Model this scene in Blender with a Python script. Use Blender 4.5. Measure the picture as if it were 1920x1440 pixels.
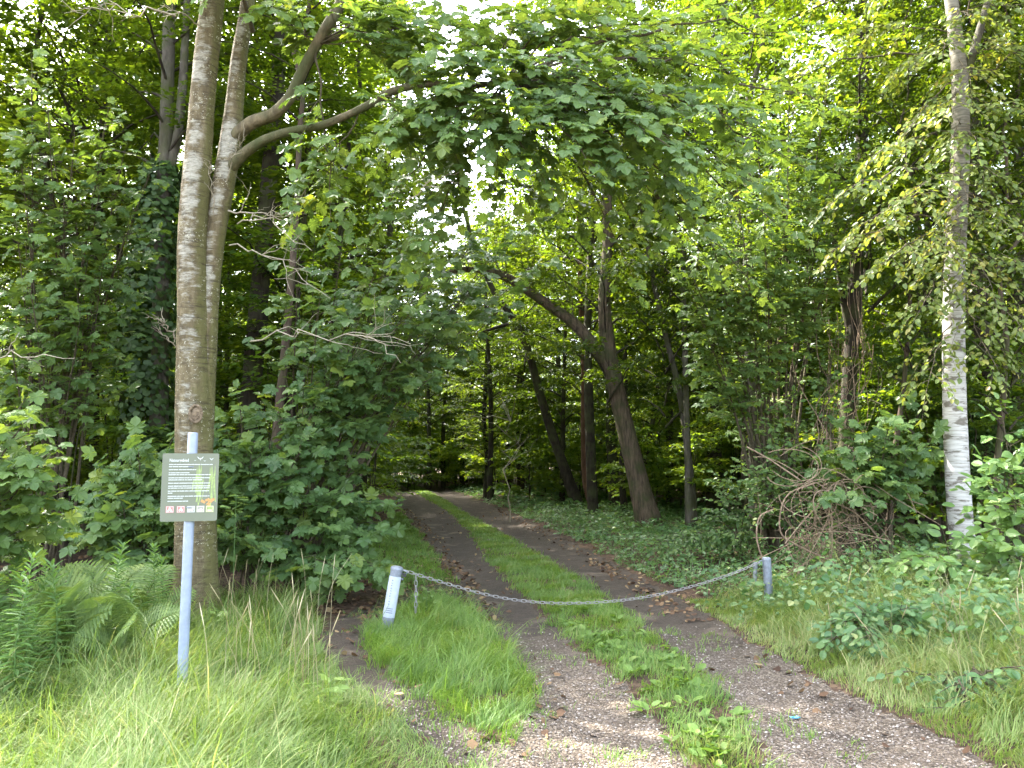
import bpy, math, random
import numpy as np
from mathutils import Vector

sc = bpy.context.scene
for o in list(bpy.data.objects):
    bpy.data.objects.remove(o, do_unlink=True)
COL = sc.collection
PI = math.pi

# ------------------------------------------------------------------ camera
FPX, PITCH, CAMH = 1442.0, math.atan(145 / 1442.0), 1.6      # pixels of the 1920 px wide photograph
cam_d = bpy.data.cameras.new('camera')
cam = bpy.data.objects.new('camera', cam_d); COL.objects.link(cam)
cam_d.sensor_width = 36.0
cam_d.lens = 36.0 * FPX / 1920.0
cam_d.clip_start = 0.05; cam_d.clip_end = 2000
cam.location = (0, 0, CAMH)
cam.rotation_euler = (math.radians(90) + PITCH, 0, 0)
sc.camera = cam

# ------------------------------------------------------------------ sky, sun, exposure
SUN_EL, SUN_AZ = math.radians(50), math.radians(-52)          # azimuth measured from +Y towards +X
w = bpy.data.worlds.new('World'); sc.world = w; w.use_nodes = True
nt = w.node_tree; nt.nodes.clear()
sky = nt.nodes.new('ShaderNodeTexSky'); sky.sky_type = 'NISHITA'
sky.sun_disc = False; sky.sun_elevation = SUN_EL; sky.sun_rotation = SUN_AZ
sky.air_density = 1.0; sky.dust_density = 4.0; sky.ozone_density = 1.0
bg = nt.nodes.new('ShaderNodeBackground'); bg.inputs['Strength'].default_value = 0.15
out = nt.nodes.new('ShaderNodeOutputWorld')
hz = nt.nodes.new('ShaderNodeHueSaturation'); hz.inputs['Saturation'].default_value = .55   # thin summer haze pales the blue
nt.links.new(sky.outputs[0], hz.inputs['Color']); nt.links.new(hz.outputs[0], bg.inputs[0]); nt.links.new(bg.outputs[0], out.inputs[0])
sun_d = bpy.data.lights.new('sun', 'SUN'); sun = bpy.data.objects.new('sun', sun_d); COL.objects.link(sun)
sun_d.energy = 2.4; sun_d.angle = math.radians(0.6); sun_d.color = (1.0, 0.95, 0.86)
sdir = Vector((math.sin(SUN_AZ) * math.cos(SUN_EL), math.cos(SUN_AZ) * math.cos(SUN_EL), math.sin(SUN_EL)))
sun.rotation_euler = sdir.to_track_quat('Z', 'Y').to_euler()
sun.location = (-20, 15, 40)
sc.view_settings.view_transform = 'Standard'; sc.view_settings.look = 'None'
sc.view_settings.exposure = 3.76; sc.view_settings.gamma = 1.0
sc.render.engine = 'CYCLES'
sc.cycles.max_bounces = 6; sc.cycles.diffuse_bounces = 4; sc.cycles.glossy_bounces = 2
sc.cycles.transmission_bounces = 4; sc.cycles.transparent_max_bounces = 4
sc.cycles.use_denoising = True

# ------------------------------------------------------------------ photograph -> place
CT, ST = math.cos(PITCH), math.sin(PITCH)
def ray(px, py):
    u, v = (px - 960) / FPX, (720 - py) / FPX
    return np.array([u, CT - v * ST, ST + v * CT])
def at(px, py, Y):
    d = ray(px, py); return np.array([0, 0, CAMH]) + d * (Y / d[1])
def G(px, py, z=0.0):
    d = ray(px, py); return np.array([0, 0, CAMH]) + d * ((z - CAMH) / d[2])
def mpp(Y): return Y / FPX                                     # metres per photograph pixel at depth Y

# ------------------------------------------------------------------ mesh collector
class MB:
    def __init__(s): s.v = []; s.n = 0; s.blocks = []
    def add(s, verts, faces, mat=0, tint=0.5, smooth=True):
        verts = np.asarray(verts, dtype=np.float32).reshape(-1, 3)
        faces = np.asarray(faces, dtype=np.int32)
        if len(faces) == 0: return
        t = np.broadcast_to(np.asarray(tint, dtype=np.float32), (len(faces),)).copy()
        s.v.append(verts); s.blocks.append((faces + s.n, mat, t, smooth)); s.n += len(verts)
    def build(s, name, mats, parent=None, origin=None):
        me = bpy.data.meshes.new(name)
        for m in (mats if isinstance(mats, (list, tuple)) else [mats]): me.materials.append(m)
        V = np.concatenate(s.v) if s.v else np.zeros((0, 3), np.float32)
        if origin is not None: V = V - np.asarray(origin, dtype=np.float32)
        nf = sum(len(b[0]) for b in s.blocks); nl = sum(b[0].size for b in s.blocks)
        me.vertices.add(len(V)); me.vertices.foreach_set('co', V.ravel().astype(np.float32))
        me.loops.add(nl); me.polygons.add(nf)
        li = np.concatenate([b[0].ravel() for b in s.blocks]).astype(np.int32)
        tot = np.concatenate([np.full(len(b[0]), b[0].shape[1], np.int32) for b in s.blocks])
        st = np.concatenate([[0], np.cumsum(tot)[:-1]]).astype(np.int32)
        me.loops.foreach_set('vertex_index', li)
        me.polygons.foreach_set('loop_start', st)
        me.polygons.foreach_set('material_index', np.concatenate([np.full(len(b[0]), b[1], np.int32) for b in s.blocks]))
        me.polygons.foreach_set('use_smooth', np.concatenate([np.full(len(b[0]), b[3], bool) for b in s.blocks]))
        a = me.attributes.new('tint', 'FLOAT', 'FACE')
        a.data.foreach_set('value', np.concatenate([b[2] for b in s.blocks]))
        me.update(calc_edges=True)
        o = bpy.data.objects.new(name, me); COL.objects.link(o)
        if parent is not None: o.parent = parent
        return o

def tag(o, label=None, cat=None, group=None, kind=None):
    if label: o['label'] = label
    if cat: o['category'] = cat
    if group: o['group'] = group
    if kind: o['kind'] = kind
    return o
def thing(name, label, cat, loc, group=None, rz=0.0):
    o = bpy.data.objects.new(name, None); COL.objects.link(o)
    o.empty_display_size = 0.2
    o.location = tuple(float(c) for c in loc); o.rotation_euler = (0, 0, rz)
    return tag(o, label, cat, group)

def norm(a):
    a = np.asarray(a, float); return a / np.maximum(np.linalg.norm(a, axis=-1, keepdims=True), 1e-9)

def spline(P, n):
    """Catmull-Rom through the rows of P (any width), n samples."""
    P = np.asarray(P, float); k = len(P)
    if k == 2:
        t = np.linspace(0, 1, n)[:, None]; return P[0] * (1 - t) + P[1] * t
    Q = np.vstack([2 * P[0] - P[1], P, 2 * P[-1] - P[-2]])
    t = np.linspace(0, k - 1 - 1e-6, n); i = t.astype(int); f = (t - i)[:, None]
    a, b, c, d = Q[i], Q[i + 1], Q[i + 2], Q[i + 3]
    return 0.5 * (2 * b + (c - a) * f + (2 * a - 5 * b + 4 * c - d) * f ** 2 + (3 * b - a - 3 * c + d) * f ** 3)

def tube(mb, pts, rad, sides=8, mat=0, tint=0.5, wob=0.0, rng=None, cap=True, flare=None):
    pts = np.asarray(pts, float); n = len(pts)
    rad = np.broadcast_to(np.asarray(rad, float), (n,))
    T = norm(np.gradient(pts, axis=0))
    ref = np.array([1.0, 0, 0]) if abs(T[0][0]) < 0.8 else np.array([0, 1.0, 0])
    N = np.zeros_like(T); N[0] = norm(np.cross(T[0], ref))
    for i in range(1, n):
        v = N[i - 1] - T[i] * np.dot(N[i - 1], T[i]); N[i] = v / max(np.linalg.norm(v), 1e-9)
    B = np.cross(T, N)
    a = np.linspace(0, 2 * PI, sides, endpoint=False)
    R = rad[:, None] * np.ones((1, sides))
    if wob and rng is not None:
        ph = rng.uniform(0, 6.28, 6); ii = np.arange(n)[:, None] / max(n, 1)
        R = R * (1 + wob * (np.sin(2 * a + ph[0] + 5 * ii) * .5 + np.sin(3 * a + ph[1] - 9 * ii) * .4 + np.sin(5 * a + ph[2] + 21 * ii) * .3 + np.sin(a + ph[3] + 30 * ii) * .35))
        R = R * (1 + wob * .35 * rng.normal(0, 1, R.shape))
    if flare is not None:
        amt, m, h = flare
        hh = np.arange(n) / max(n - 1, 1)
        R = R * (1 + amt * np.exp(-hh / h)[:, None] * (1 + .5 * np.cos(m * a + 1.0)))
    V = pts[:, None, :] + R[:, :, None] * (np.cos(a)[None, :, None] * N[:, None, :] + np.sin(a)[None, :, None] * B[:, None, :])
    V = V.reshape(-1, 3)
    i = np.arange(n - 1)[:, None] * sides; j = np.arange(sides)[None, :]; j2 = (j + 1) % sides
    F = np.stack([i + j, i + j2, i + sides + j2, i + sides + j], -1).reshape(-1, 4)
    mb.add(V, F, mat, tint)
    if cap:
        for k, rev in ((0, True), (n - 1, False)):
            c = pts[k]; ring = V[k * sides:(k + 1) * sides]
            vv = np.vstack([ring, c]); jj = np.arange(sides)
            f = np.stack([jj, (jj + 1) % sides, np.full(sides, sides)], -1)
            mb.add(vv, f[:, ::-1] if rev else f, mat, tint)

def box(mb, c, size, mat=0, rot=None, tint=0.5):
    s = np.asarray(size, float) / 2
    v = np.array([[x, y, z] for x in (-1, 1) for y in (-1, 1) for z in (-1, 1)], float) * s
    if rot is not None: v = v @ np.asarray(rot).T
    f = [[0, 1, 3, 2], [4, 6, 7, 5], [0, 4, 5, 1], [2, 3, 7, 6], [0, 2, 6, 4], [1, 5, 7, 3]]
    mb.add(v + np.asarray(c, float), f, mat, tint, smooth=False)

# ------------------------------------------------------------------ leaf shapes (x side, y along midrib, z up), triangles only
def fan(outline, centre):
    V = np.array([centre] + outline, float); k = len(outline)
    F = np.array([[0, i + 1, i + 2] for i in range(k - 1)] + [[0, k, 1]])
    return V, F
def sym(half):
    """half outline from base to tip (x>=0) -> full outline"""
    return half + [(-x, y, z) for x, y, z in half[::-1] if x > 1e-6]
MAPLE = fan(sym([(0, 0, 0), (.22, -.10, .02), (.43, .02, -.03), (.36, .20, .05), (.60, .36, -.06), (.47, .47, .04), (.56, .66, -.06), (.30, .60, .05), (.24, .82, .0), (0, 1.0, -.10)]), (0, .32, .0))
MAPLE_S = fan(sym([(0, 0, 0), (.36, -.04, -.02), (.33, .22, .05), (.58, .52, -.06), (.26, .55, .05), (0, 1.0, -.09)]), (0, .32, 0))
OVAL_V = np.array([(0, 0, 0), (0, .35, -.03), (0, .7, -.05), (0, 1, -.12), (.25, .18, .05), (.33, .48, .05), (.2, .8, 0), (-.25, .18, .05), (-.33, .48, .05), (-.2, .8, 0)], float)
OVAL = (OVAL_V, np.array([(0, 4, 1), (4, 5, 1), (1, 5, 2), (5, 6, 2), (2, 6, 3), (0, 1, 7), (7, 1, 8), (1, 2, 8), (8, 2, 9), (2, 3, 9)]))
LANCE = (OVAL_V * np.array([.38, 1, .8]), OVAL[1])
KITE = (np.array([(0, 0, 0), (.40, .42, .07), (0, 1, -.08), (-.40, .42, .07)], float), np.array([(0, 1, 2), (0, 2, 3)]))
LOBE = (np.array([(0, .05, 0), (.45, .12, .03), (.50, .62, -.02), (0, 1.0, -.10), (-.50, .62, -.02), (-.45, .12, .03), (0, .5, .0)], float),
        np.array([(6, 0, 1), (6, 1, 2), (6, 2, 3), (6, 3, 4), (6, 4, 5), (6, 5, 0)]))

class Leaves:
    def __init__(s): s.p = []; s.d = []; s.n = []; s.s = []; s.t = []
    def add(s, p, d, n, size, tint):
        s.p.append(p); s.d.append(d); s.n.append(n); s.s.append(size); s.t.append(tint)
    def count(s): return sum(len(x) for x in s.p)
    def emit(s, mb, shape, mat=0):
        if not s.p: return
        V, F = shape
        p = np.concatenate(s.p); d = norm(np.concatenate(s.d)); nn = np.concatenate(s.n)
        size = np.concatenate(s.s); t = np.concatenate(s.t)
        nn = norm(nn - d * np.sum(nn * d, -1, keepdims=True)); sd = np.cross(d, nn)
        W = p[:, None, :] + size[:, None, None] * (V[None, :, 0:1] * sd[:, None, :] + V[None, :, 1:2] * d[:, None, :] + V[None, :, 2:3] * nn[:, None, :])
        k = len(V); FF = (np.arange(len(p))[:, None, None] * k + F[None]).reshape(-1, 3)
        mb.add(W.reshape(-1, 3), FF, mat, np.repeat(t, len(F)), smooth=False)

UP = np.array([0, 0, 1.0])
def bough(wood, L, path, r0, r1, rng, start=.25, n_tw=12, tw_len=.7, leaf=.12, gap=.075, droop=.25, hang=.25, tiltn=.33, base_t=.5, open_=0.0, twigs=True, mat=0, sides=6, keep=1.0):
    """A branch along PATH with flat layered twigs carrying leaves on both sides."""
    P = np.asarray(path, float); n = len(P)
    if wood is not None: tube(wood, P, np.linspace(r0, r1, n), sides, mat, cap=False)
    T = norm(np.gradient(P, axis=0))
    ts = np.linspace(start, 1.0, n_tw) + rng.normal(0, .02, n_tw); ts = np.clip(ts, 0, 1)
    idx = ts * (n - 1); i0 = np.minimum(idx.astype(int), n - 2); f = (idx - i0)[:, None]
    b = P[i0] * (1 - f) + P[i0 + 1] * f; tg = T[i0]
    H = np.cross(tg, UP); bad = np.linalg.norm(H, axis=1) < .25
    a = rng.uniform(0, 6.28, n_tw); H[bad] = np.stack([np.cos(a), np.sin(a), 0 * a], -1)[bad]; H = norm(H)
    side = np.where(np.arange(n_tw) % 2 == 0, 1.0, -1.0)
    side[-1] = 0.05
    ang = rng.uniform(.7, 1.25, n_tw)
    d = norm(tg * np.cos(ang)[:, None] + H * (side * np.sin(ang))[:, None] + UP * rng.uniform(-.15, .25, n_tw)[:, None])
    ln = tw_len * (1.15 - .55 * (ts - start) / max(1 - start, .01)) * rng.uniform(.65, 1.2, n_tw)
    K = max(3, int(tw_len / gap))
    s = np.linspace(.18, 1.0, K)[None, :] + rng.normal(0, .02, (n_tw, K))
    pos = b[:, None, :] + d[:, None, :] * (s * ln[:, None])[:, :, None]
    pos = pos - UP * (droop * ln[:, None] * s ** 2)[:, :, None]
    Hd = norm(np.cross(d, UP))
    sg = np.where(np.arange(K) % 2 == 0, 1.0, -1.0)[None, :] * np.ones((n_tw, 1)); sg[:, -1] *= .15
    fw = rng.uniform(.35, .9, (n_tw, K))
    ld = d[:, None, :] * fw[:, :, None] + Hd[:, None, :] * (sg * .8)[:, :, None] - UP * np.abs(rng.normal(hang, .22, (n_tw, K)))[:, :, None]
    ld = norm(ld + rng.normal(0, .18, ld.shape))
    nn = UP + np.array([0, -1.0, 0]) * open_ + rng.normal(0, tiltn, ld.shape)
    sz = leaf * rng.uniform(.6, 1.2, (n_tw, K))
    pet = norm(ld) * (sz * .25)[:, :, None]
    tn = np.clip(base_t + rng.normal(0, .17, (n_tw, K)), 0, 1)
    m = (rng.random((n_tw, K)) < keep).ravel()
    L.add((pos + pet).reshape(-1, 3)[m], ld.reshape(-1, 3)[m], nn.reshape(-1, 3)[m], sz.ravel()[m], tn.ravel()[m])
    if twigs and wood is not None:
        for k in range(n_tw):
            q = np.array([b[k], b[k] + d[k] * ln[k] * .5 - UP * droop * ln[k] * .25, b[k] + d[k] * ln[k] - UP * droop * ln[k]])
            tube(wood, q, [max(r1 * .7, .004), max(r1 * .5, .003), .002], 3, mat, cap=False)

def arc(p0, p1, sag=0.15, n=9, rng=None, jit=.04):
    """branch path from p0 to p1 that rises first and then droops"""
    p0, p1 = np.asarray(p0, float), np.asarray(p1, float)
    t = np.linspace(0, 1, n)[:, None]; ln = np.linalg.norm(p1 - p0)
    P = p0 * (1 - t) + p1 * t + UP * (sag * ln * 4 * t * (1 - t))
    if rng is not None:
        q = rng.normal(0, jit * ln / 3, (n, 3)); q[0] = 0; q[-1] = 0; P = P + q * np.sin(PI * t)
    return P

# ------------------------------------------------------------------ materials
def new_mat(name):
    m = bpy.data.materials.new(name); m.use_nodes = True; m.node_tree.nodes.clear(); return m, m.node_tree
def N(t, kind, **kw):
    n = t.nodes.new(kind)
    for k, v in kw.items(): setattr(n, k, v)
    return n
def ramp(t, stops, interp='LINEAR'):
    r = N(t, 'ShaderNodeValToRGB'); r.color_ramp.interpolation = interp
    el = r.color_ramp.elements
    while len(el) > 1: el.remove(el[-1])
    el[0].position = stops[0][0]; el[0].color = (*stops[0][1], 1)
    for p, c in stops[1:]:
        e = el.new(p); e.color = (*c, 1)
    return r
def g3(v): return (v, v, v)

def leaf_mat(name, cols, tr, fac=.42, rough=.42, spec=.45):
    m, t = new_mat(name)
    at_ = N(t, 'ShaderNodeAttribute'); at_.attribute_name = 'tint'
    r = ramp(t, [(i / (len(cols) - 1), c) for i, c in enumerate(cols)])
    t.links.new(at_.outputs['Fac'], r.inputs[0])
    p = N(t, 'ShaderNodeBsdfPrincipled'); p.inputs['Roughness'].default_value = rough
    p.inputs['Specular IOR Level'].default_value = spec
    t.links.new(r.outputs[0], p.inputs['Base Color'])
    mx = N(t, 'ShaderNodeMix', data_type='RGBA', blend_type='MULTIPLY'); mx.inputs[0].default_value = 1.0
    t.links.new(r.outputs[0], mx.inputs[6]); mx.inputs[7].default_value = (*tr, 1)
    tl = N(t, 'ShaderNodeBsdfTranslucent'); t.links.new(mx.outputs[2], tl.inputs[0])
    ms = N(t, 'ShaderNodeMixShader'); ms.inputs[0].default_value = fac
    t.links.new(p.outputs[0], ms.inputs[1]); t.links.new(tl.outputs[0], ms.inputs[2])
    o = N(t, 'ShaderNodeOutputMaterial'); t.links.new(ms.outputs[0], o.inputs[0])
    return m
TR = (2.1, 1.8, 0.6)
M_MAPLE = leaf_mat('maple_leaf', [(.052, .100, .030), (.088, .155, .046), (.130, .208, .058), (.19, .24, .05)], TR, spec=.32)
M_SHRUBLEAF = leaf_mat('shrub_leaf', [(.046, .096, .034), (.082, .150, .052), (.122, .200, .062), (.18, .24, .05)], TR, spec=.32)
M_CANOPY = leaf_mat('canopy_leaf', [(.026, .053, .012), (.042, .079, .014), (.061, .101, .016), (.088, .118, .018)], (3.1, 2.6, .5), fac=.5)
M_UNDER = leaf_mat('backlit_tint_understorey_leaf', [(.042, .086, .018), (.068, .125, .022), (.098, .160, .026), (.14, .19, .03)], (2.9, 2.5, .5), fac=.5)  # canopy leaf colours lightened, painting a backlit glow into the understorey
M_BIRCHLEAF = leaf_mat('birch_leaf', [(.075, .120, .032), (.115, .165, .038), (.165, .200, .044), (.27, .22, .06)], (1.9, 1.7, .7))
M_OVALLEAF = leaf_mat('oval_leaf', [(.065, .135, .040), (.098, .185, .052), (.13, .22, .058), (.17, .25, .06)], (1.9, 1.7, .7), fac=.36)
M_IVY = leaf_mat('ivy_leaf', [(.022, .046, .014), (.034, .066, .018), (.05, .09, .024), (.07, .11, .03)], (2.2, 2.2, .8), fac=.25, rough=.45, spec=.25)
M_FERN = leaf_mat('fern_leaf', [(.080, .135, .042), (.122, .188, .056), (.165, .235, .068), (.20, .25, .07)], (1.9, 1.9, .8), fac=.36, rough=.55)
M_HERB = leaf_mat('herb_leaf', [(.058, .122, .038), (.088, .168, .050), (.118, .205, .058), (.16, .23, .06)], (1.9, 1.9, .8), fac=.36, rough=.5)
M_GRASS = leaf_mat('grass_blade', [(.068, .128, .030), (.122, .190, .046), (.182, .252, .070), (.33, .32, .15)], (1.7, 1.7, .7), fac=.38, rough=.5, spec=.4)
M_LAWN = leaf_mat('short_grass_blade', [(.070, .140, .030), (.110, .192, .040), (.155, .245, .054), (.26, .285, .10)], (1.7, 1.7, .7), fac=.38, rough=.5, spec=.35)
M_COVER = leaf_mat('ground_cover_leaf', [(.048, .115, .044), (.082, .165, .060), (.125, .215, .07), (.28, .31, .13)], (1.9, 1.8, .8), fac=.33)
M_DRY = leaf_mat('dry_leaf', [(.050, .028, .018), (.10, .058, .034), (.19, .12, .065), (.32, .24, .13)], (1.2, 1.1, 1.0), fac=.15, rough=.75, spec=.2)
M_STRAW = leaf_mat('dry_stalk', [(.20, .16, .08), (.28, .23, .12), (.38, .32, .18), (.5, .44, .28)], (1, 1, 1), fac=.1, rough=.7, spec=.2)

def coords(t, scale):
    g = N(t, 'ShaderNodeNewGeometry'); mp = N(t, 'ShaderNodeMapping'); mp.inputs['Scale'].default_value = scale
    t.links.new(g.outputs['Position'], mp.inputs['Vector']); return g, mp
def noise(t, vec, scale, detail=4, rough=.55):
    n = N(t, 'ShaderNodeTexNoise'); n.inputs['Scale'].default_value = scale; n.inputs['Detail'].default_value = detail; n.inputs['Roughness'].default_value = rough
    t.links.new(vec, n.inputs['Vector']); return n
def mixc(t, fac, a, b):
    m = N(t, 'ShaderNodeMix', data_type='RGBA')
    if isinstance(fac, (int, float)): m.inputs[0].default_value = fac
    else: t.links.new(fac, m.inputs[0])
    for k, v in ((6, a), (7, b)):
        if isinstance(v, tuple): m.inputs[k].default_value = (*v, 1)
        else: t.links.new(v, m.inputs[k])
    return m.outputs[2]
def mth(t, op, a, b=None):
    m = N(t, 'ShaderNodeMath', operation=op)
    for k, v in ((0, a), (1, b)):
        if v is None: continue
        if isinstance(v, (int, float)): m.inputs[k].default_value = v
        else: t.links.new(v, m.inputs[k])
    return m.outputs[0]
def finish(t, col, rough=.85, bump=None, bstr=.4, bdist=.01, spec=.25, metal=0.0):
    p = N(t, 'ShaderNodeBsdfPrincipled'); p.inputs['Roughness'].default_value = rough
    p.inputs['Specular IOR Level'].default_value = spec; p.inputs['Metallic'].default_value = metal
    if isinstance(col, tuple): p.inputs['Base Color'].default_value = (*col, 1)
    else: t.links.new(col, p.inputs['Base Color'])
    if bump is not None:
        b = N(t, 'ShaderNodeBump'); b.inputs['Strength'].default_value = bstr; b.inputs['Distance'].default_value = bdist
        t.links.new(bump, b.inputs['Height']); t.links.new(b.outputs[0], p.inputs['Normal'])
    o = N(t, 'ShaderNodeOutputMaterial'); t.links.new(p.outputs[0], o.inputs[0])

def bark(name, dark, light, moss=0.0, vscale=.25, scale=14.0, bstr=.8):
    m, t = new_mat(name); g, mp = coords(t, (1, 1, vscale))
    n1 = noise(t, mp.outputs[0], scale, 6, .65); n2 = noise(t, g.outputs['Position'], 3.0, 3)
    r = ramp(t, [(.3, tuple(c * .8 for c in dark)), (.7, tuple(c * .8 for c in light))]); t.links.new(n1.outputs[0], r.inputs[0])
    col = r.outputs[0]
    if moss > 0:
        rm = ramp(t, [(.5 - moss * .3, g3(0)), (.75 - moss * .2, g3(1))]); t.links.new(n2.outputs[0], rm.inputs[0])
        col = mixc(t, rm.outputs[0], col, (.060, .066, .026))
    finish(t, col, .9, n1.outputs[0], bstr, .03)
    return m
M_BARKD = bark('dark_bark', (.018, .014, .010), (.065, .052, .038), .25)
M_BARKG = bark('grey_bark', (.055, .048, .038), (.17, .15, .12), .35)
M_BARKB = bark('brown_bark', (.05, .036, .026), (.15, .108, .078), .15)
M_BARKR = bark('red_brown_bark', (.06, .030, .018), (.17, .088, .052), .0)
M_BARKRIDGE = bark('ridged_bark', (.035, .026, .018), (.21, .155, .105), .2, .12, 22.0, 1.0)
M_TWIG = bark('twig_bark', (.06, .05, .03), (.15, .125, .08), 0, 1, 30)
M_PALETWIG = bark('pale_dead_twig', (.22, .19, .13), (.46, .41, .31), 0, 1, 30, .3)
M_VINE = bark('vine_bark', (.15, .100, .066), (.40, .295, .20), 0, 1, 24, .4)

M_LIMB = bark('limb_bark', (.062, .052, .030), (.235, .195, .115), .45, .3, 16)
def bark_lichen():
    m, t = new_mat('lichen_bark'); g, mp = coords(t, (1, 1, .35))
    n1 = noise(t, mp.outputs[0], 16, 6, .65)
    base = ramp(t, [(.28, (.060, .047, .026)), (.55, (.150, .120, .066)), (.75, (.23, .195, .115))]); t.links.new(n1.outputs[0], base.inputs[0])
    sx = N(t, 'ShaderNodeSeparateXYZ'); t.links.new(g.outputs['Normal'], sx.inputs[0])
    # moss grows on the flanks
    n2 = noise(t, g.outputs['Position'], 4.0, 5, .6)
    side = mth(t, 'ABSOLUTE', mth(t, 'ADD', sx.outputs[0], .1))
    mo = mth(t, 'MULTIPLY', mth(t, 'SUBTRACT', mth(t, 'ADD', side, n2.outputs[0]), 1.12), 2.6)
    mo = mth(t, 'MINIMUM', mth(t, 'MAXIMUM', mo, 0), .75)
    col = mixc(t, mo, base.outputs[0], (.115, .112, .036))
    # pale lichen in short level bands on the open face
    _, mb_ = coords(t, (3.2, 3.2, 9)); n3 = noise(t, mb_.outputs[0], 2.2, 5, .7)
    _, mc_ = coords(t, (1.0, 1.0, 1.5)); n4 = noise(t, mc_.outputs[0], 1.9, 2)
    front = mth(t, 'SUBTRACT', mth(t, 'MULTIPLY', sx.outputs[1], -1.0), .62)
    li = mth(t, 'ADD', mth(t, 'ADD', mth(t, 'MULTIPLY', front, .55), mth(t, 'MULTIPLY', n4.outputs[0], .9)), mth(t, 'MULTIPLY', n3.outputs[0], 1.0))
    sp = N(t, 'ShaderNodeSeparateXYZ'); t.links.new(g.outputs['Position'], sp.inputs[0])
    up = mth(t, 'MINIMUM', mth(t, 'MAXIMUM', mth(t, 'MULTIPLY', mth(t, 'SUBTRACT', sp.outputs[2], 2.0), .4), 0.0), 1.0)
    li = mth(t, 'ADD', li, mth(t, 'MULTIPLY', up, .16))
    n5 = noise(t, mb_.outputs[0], 7.0, 4, .7); lr = ramp(t, [(.3, (.20, .185, .14)), (.5, (.36, .345, .28)), (.7, (.47, .46, .40))]); t.links.new(n5.outputs[0], lr.inputs[0])
    lf = mth(t, 'MINIMUM', mth(t, 'MAXIMUM', mth(t, 'MULTIPLY', mth(t, 'SUBTRACT', li, 1.23), 5.0), 0), .82)
    col = mixc(t, lf, col, lr.outputs[0])
    v = N(t, 'ShaderNodeTexVoronoi'); v.inputs['Scale'].default_value = 19; _, mv = coords(t, (1, 1, 1.7)); n6 = noise(t, g.outputs['Position'], 26, 3, .7); dv_ = N(t, 'ShaderNodeMix', data_type='RGBA', blend_type='LINEAR_LIGHT'); dv_.inputs[0].default_value = .09; t.links.new(mv.outputs[0], dv_.inputs[6]); t.links.new(n6.outputs['Color'], dv_.inputs[7]); t.links.new(dv_.outputs[2], v.inputs['Vector'])
    _, md_ = coords(t, (2.2, 2.2, 17)); n7 = noise(t, md_.outputs[0], 2.0, 5, .75); rd = ramp(t, [(.36, g3(.72)), (.47, g3(0))]); t.links.new(n7.outputs[0], rd.inputs[0]); col = mixc(t, rd.outputs[0], col, (.045, .034, .020))
    rs = ramp(t, [(.15, g3(.9)), (.27, g3(0))]); t.links.new(v.outputs['Distance'], rs.inputs[0])
    nn = noise(t, g.outputs['Position'], 3.1, 2); rn = ramp(t, [(.48, g3(0)), (.56, g3(1))]); t.links.new(nn.outputs[0], rn.inputs[0])
    col = mixc(t, mth(t, 'MULTIPLY', rs.outputs[0], rn.outputs[0]), col, (.52, .50, .38))
    finish(t, col, .9, mth(t, 'ADD', n1.outputs[0], mth(t, 'MULTIPLY', n7.outputs[0], .8)), 1.0, .03)
    return m
M_LICHEN = bark_lichen()

def bark_birch():
    m, t = new_mat('birch_bark'); g, mp = coords(t, (2.0, 2.0, 26))
    n1 = noise(t, mp.outputs[0], 2.4, 5, .7)
    white = ramp(t, [(.30, (.09, .07, .055)), (.42, (.33, .315, .285)), (.6, (.50, .485, .455))]); t.links.new(n1.outputs[0], white.inputs[0])
    _, m2 = coords(t, (1.8, 1.8, 5)); n2 = noise(t, m2.outputs[0], 2.6, 4, .6)
    pt = ramp(t, [(.53, g3(0)), (.60, g3(1))]); t.links.new(n2.outputs[0], pt.inputs[0])
    col = mixc(t, pt.outputs[0], white.outputs[0], (.15, .132, .108))
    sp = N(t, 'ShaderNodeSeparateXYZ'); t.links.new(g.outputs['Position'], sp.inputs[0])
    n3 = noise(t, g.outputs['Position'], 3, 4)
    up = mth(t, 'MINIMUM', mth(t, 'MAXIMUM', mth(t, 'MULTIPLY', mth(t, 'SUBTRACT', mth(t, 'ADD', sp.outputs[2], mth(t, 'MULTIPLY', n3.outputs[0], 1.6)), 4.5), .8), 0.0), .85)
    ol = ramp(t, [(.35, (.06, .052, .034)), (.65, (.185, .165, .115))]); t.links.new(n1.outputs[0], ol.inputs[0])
    col = mixc(t, up, col, ol.outputs[0])  # higher bark is darker: shade as well as moss painted into the colour
    finish(t, col, .75, n1.outputs[0], .35, .008)
    return m
M_BIRCH = bark_birch()

def mat_floor():
    m, t = new_mat('forest_floor'); g, mp = coords(t, (1, 1, 1))
    n1 = noise(t, g.outputs['Position'], 18, 6, .7); n2 = noise(t, g.outputs['Position'], 1.3, 3)
    v = N(t, 'ShaderNodeTexVoronoi'); v.inputs['Scale'].default_value = 26; t.links.new(g.outputs['Position'], v.inputs['Vector'])
    lit = ramp(t, [(0, (.035, .022, .015)), (.4, (.075, .046, .030)), (.75, (.12, .075, .048)), (1, (.17, .115, .07))])
    sv = N(t, 'ShaderNodeSeparateColor'); t.links.new(v.outputs['Color'], sv.inputs[0]); t.links.new(sv.outputs[0], lit.inputs[0])
    soil = ramp(t, [(.3, (.022, .016, .011)), (.7, (.06, .044, .03))]); t.links.new(n1.outputs[0], soil.inputs[0])
    rr = ramp(t, [(.4, g3(.25)), (.6, g3(.85))]); t.links.new(n2.outputs[0], rr.inputs[0])
    col = mixc(t, rr.outputs[0], soil.outputs[0], lit.outputs[0])
    finish(t, col, .95, n1.outputs[0], .6, .02, .15)
    return m
M_FLOOR = mat_floor()
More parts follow.
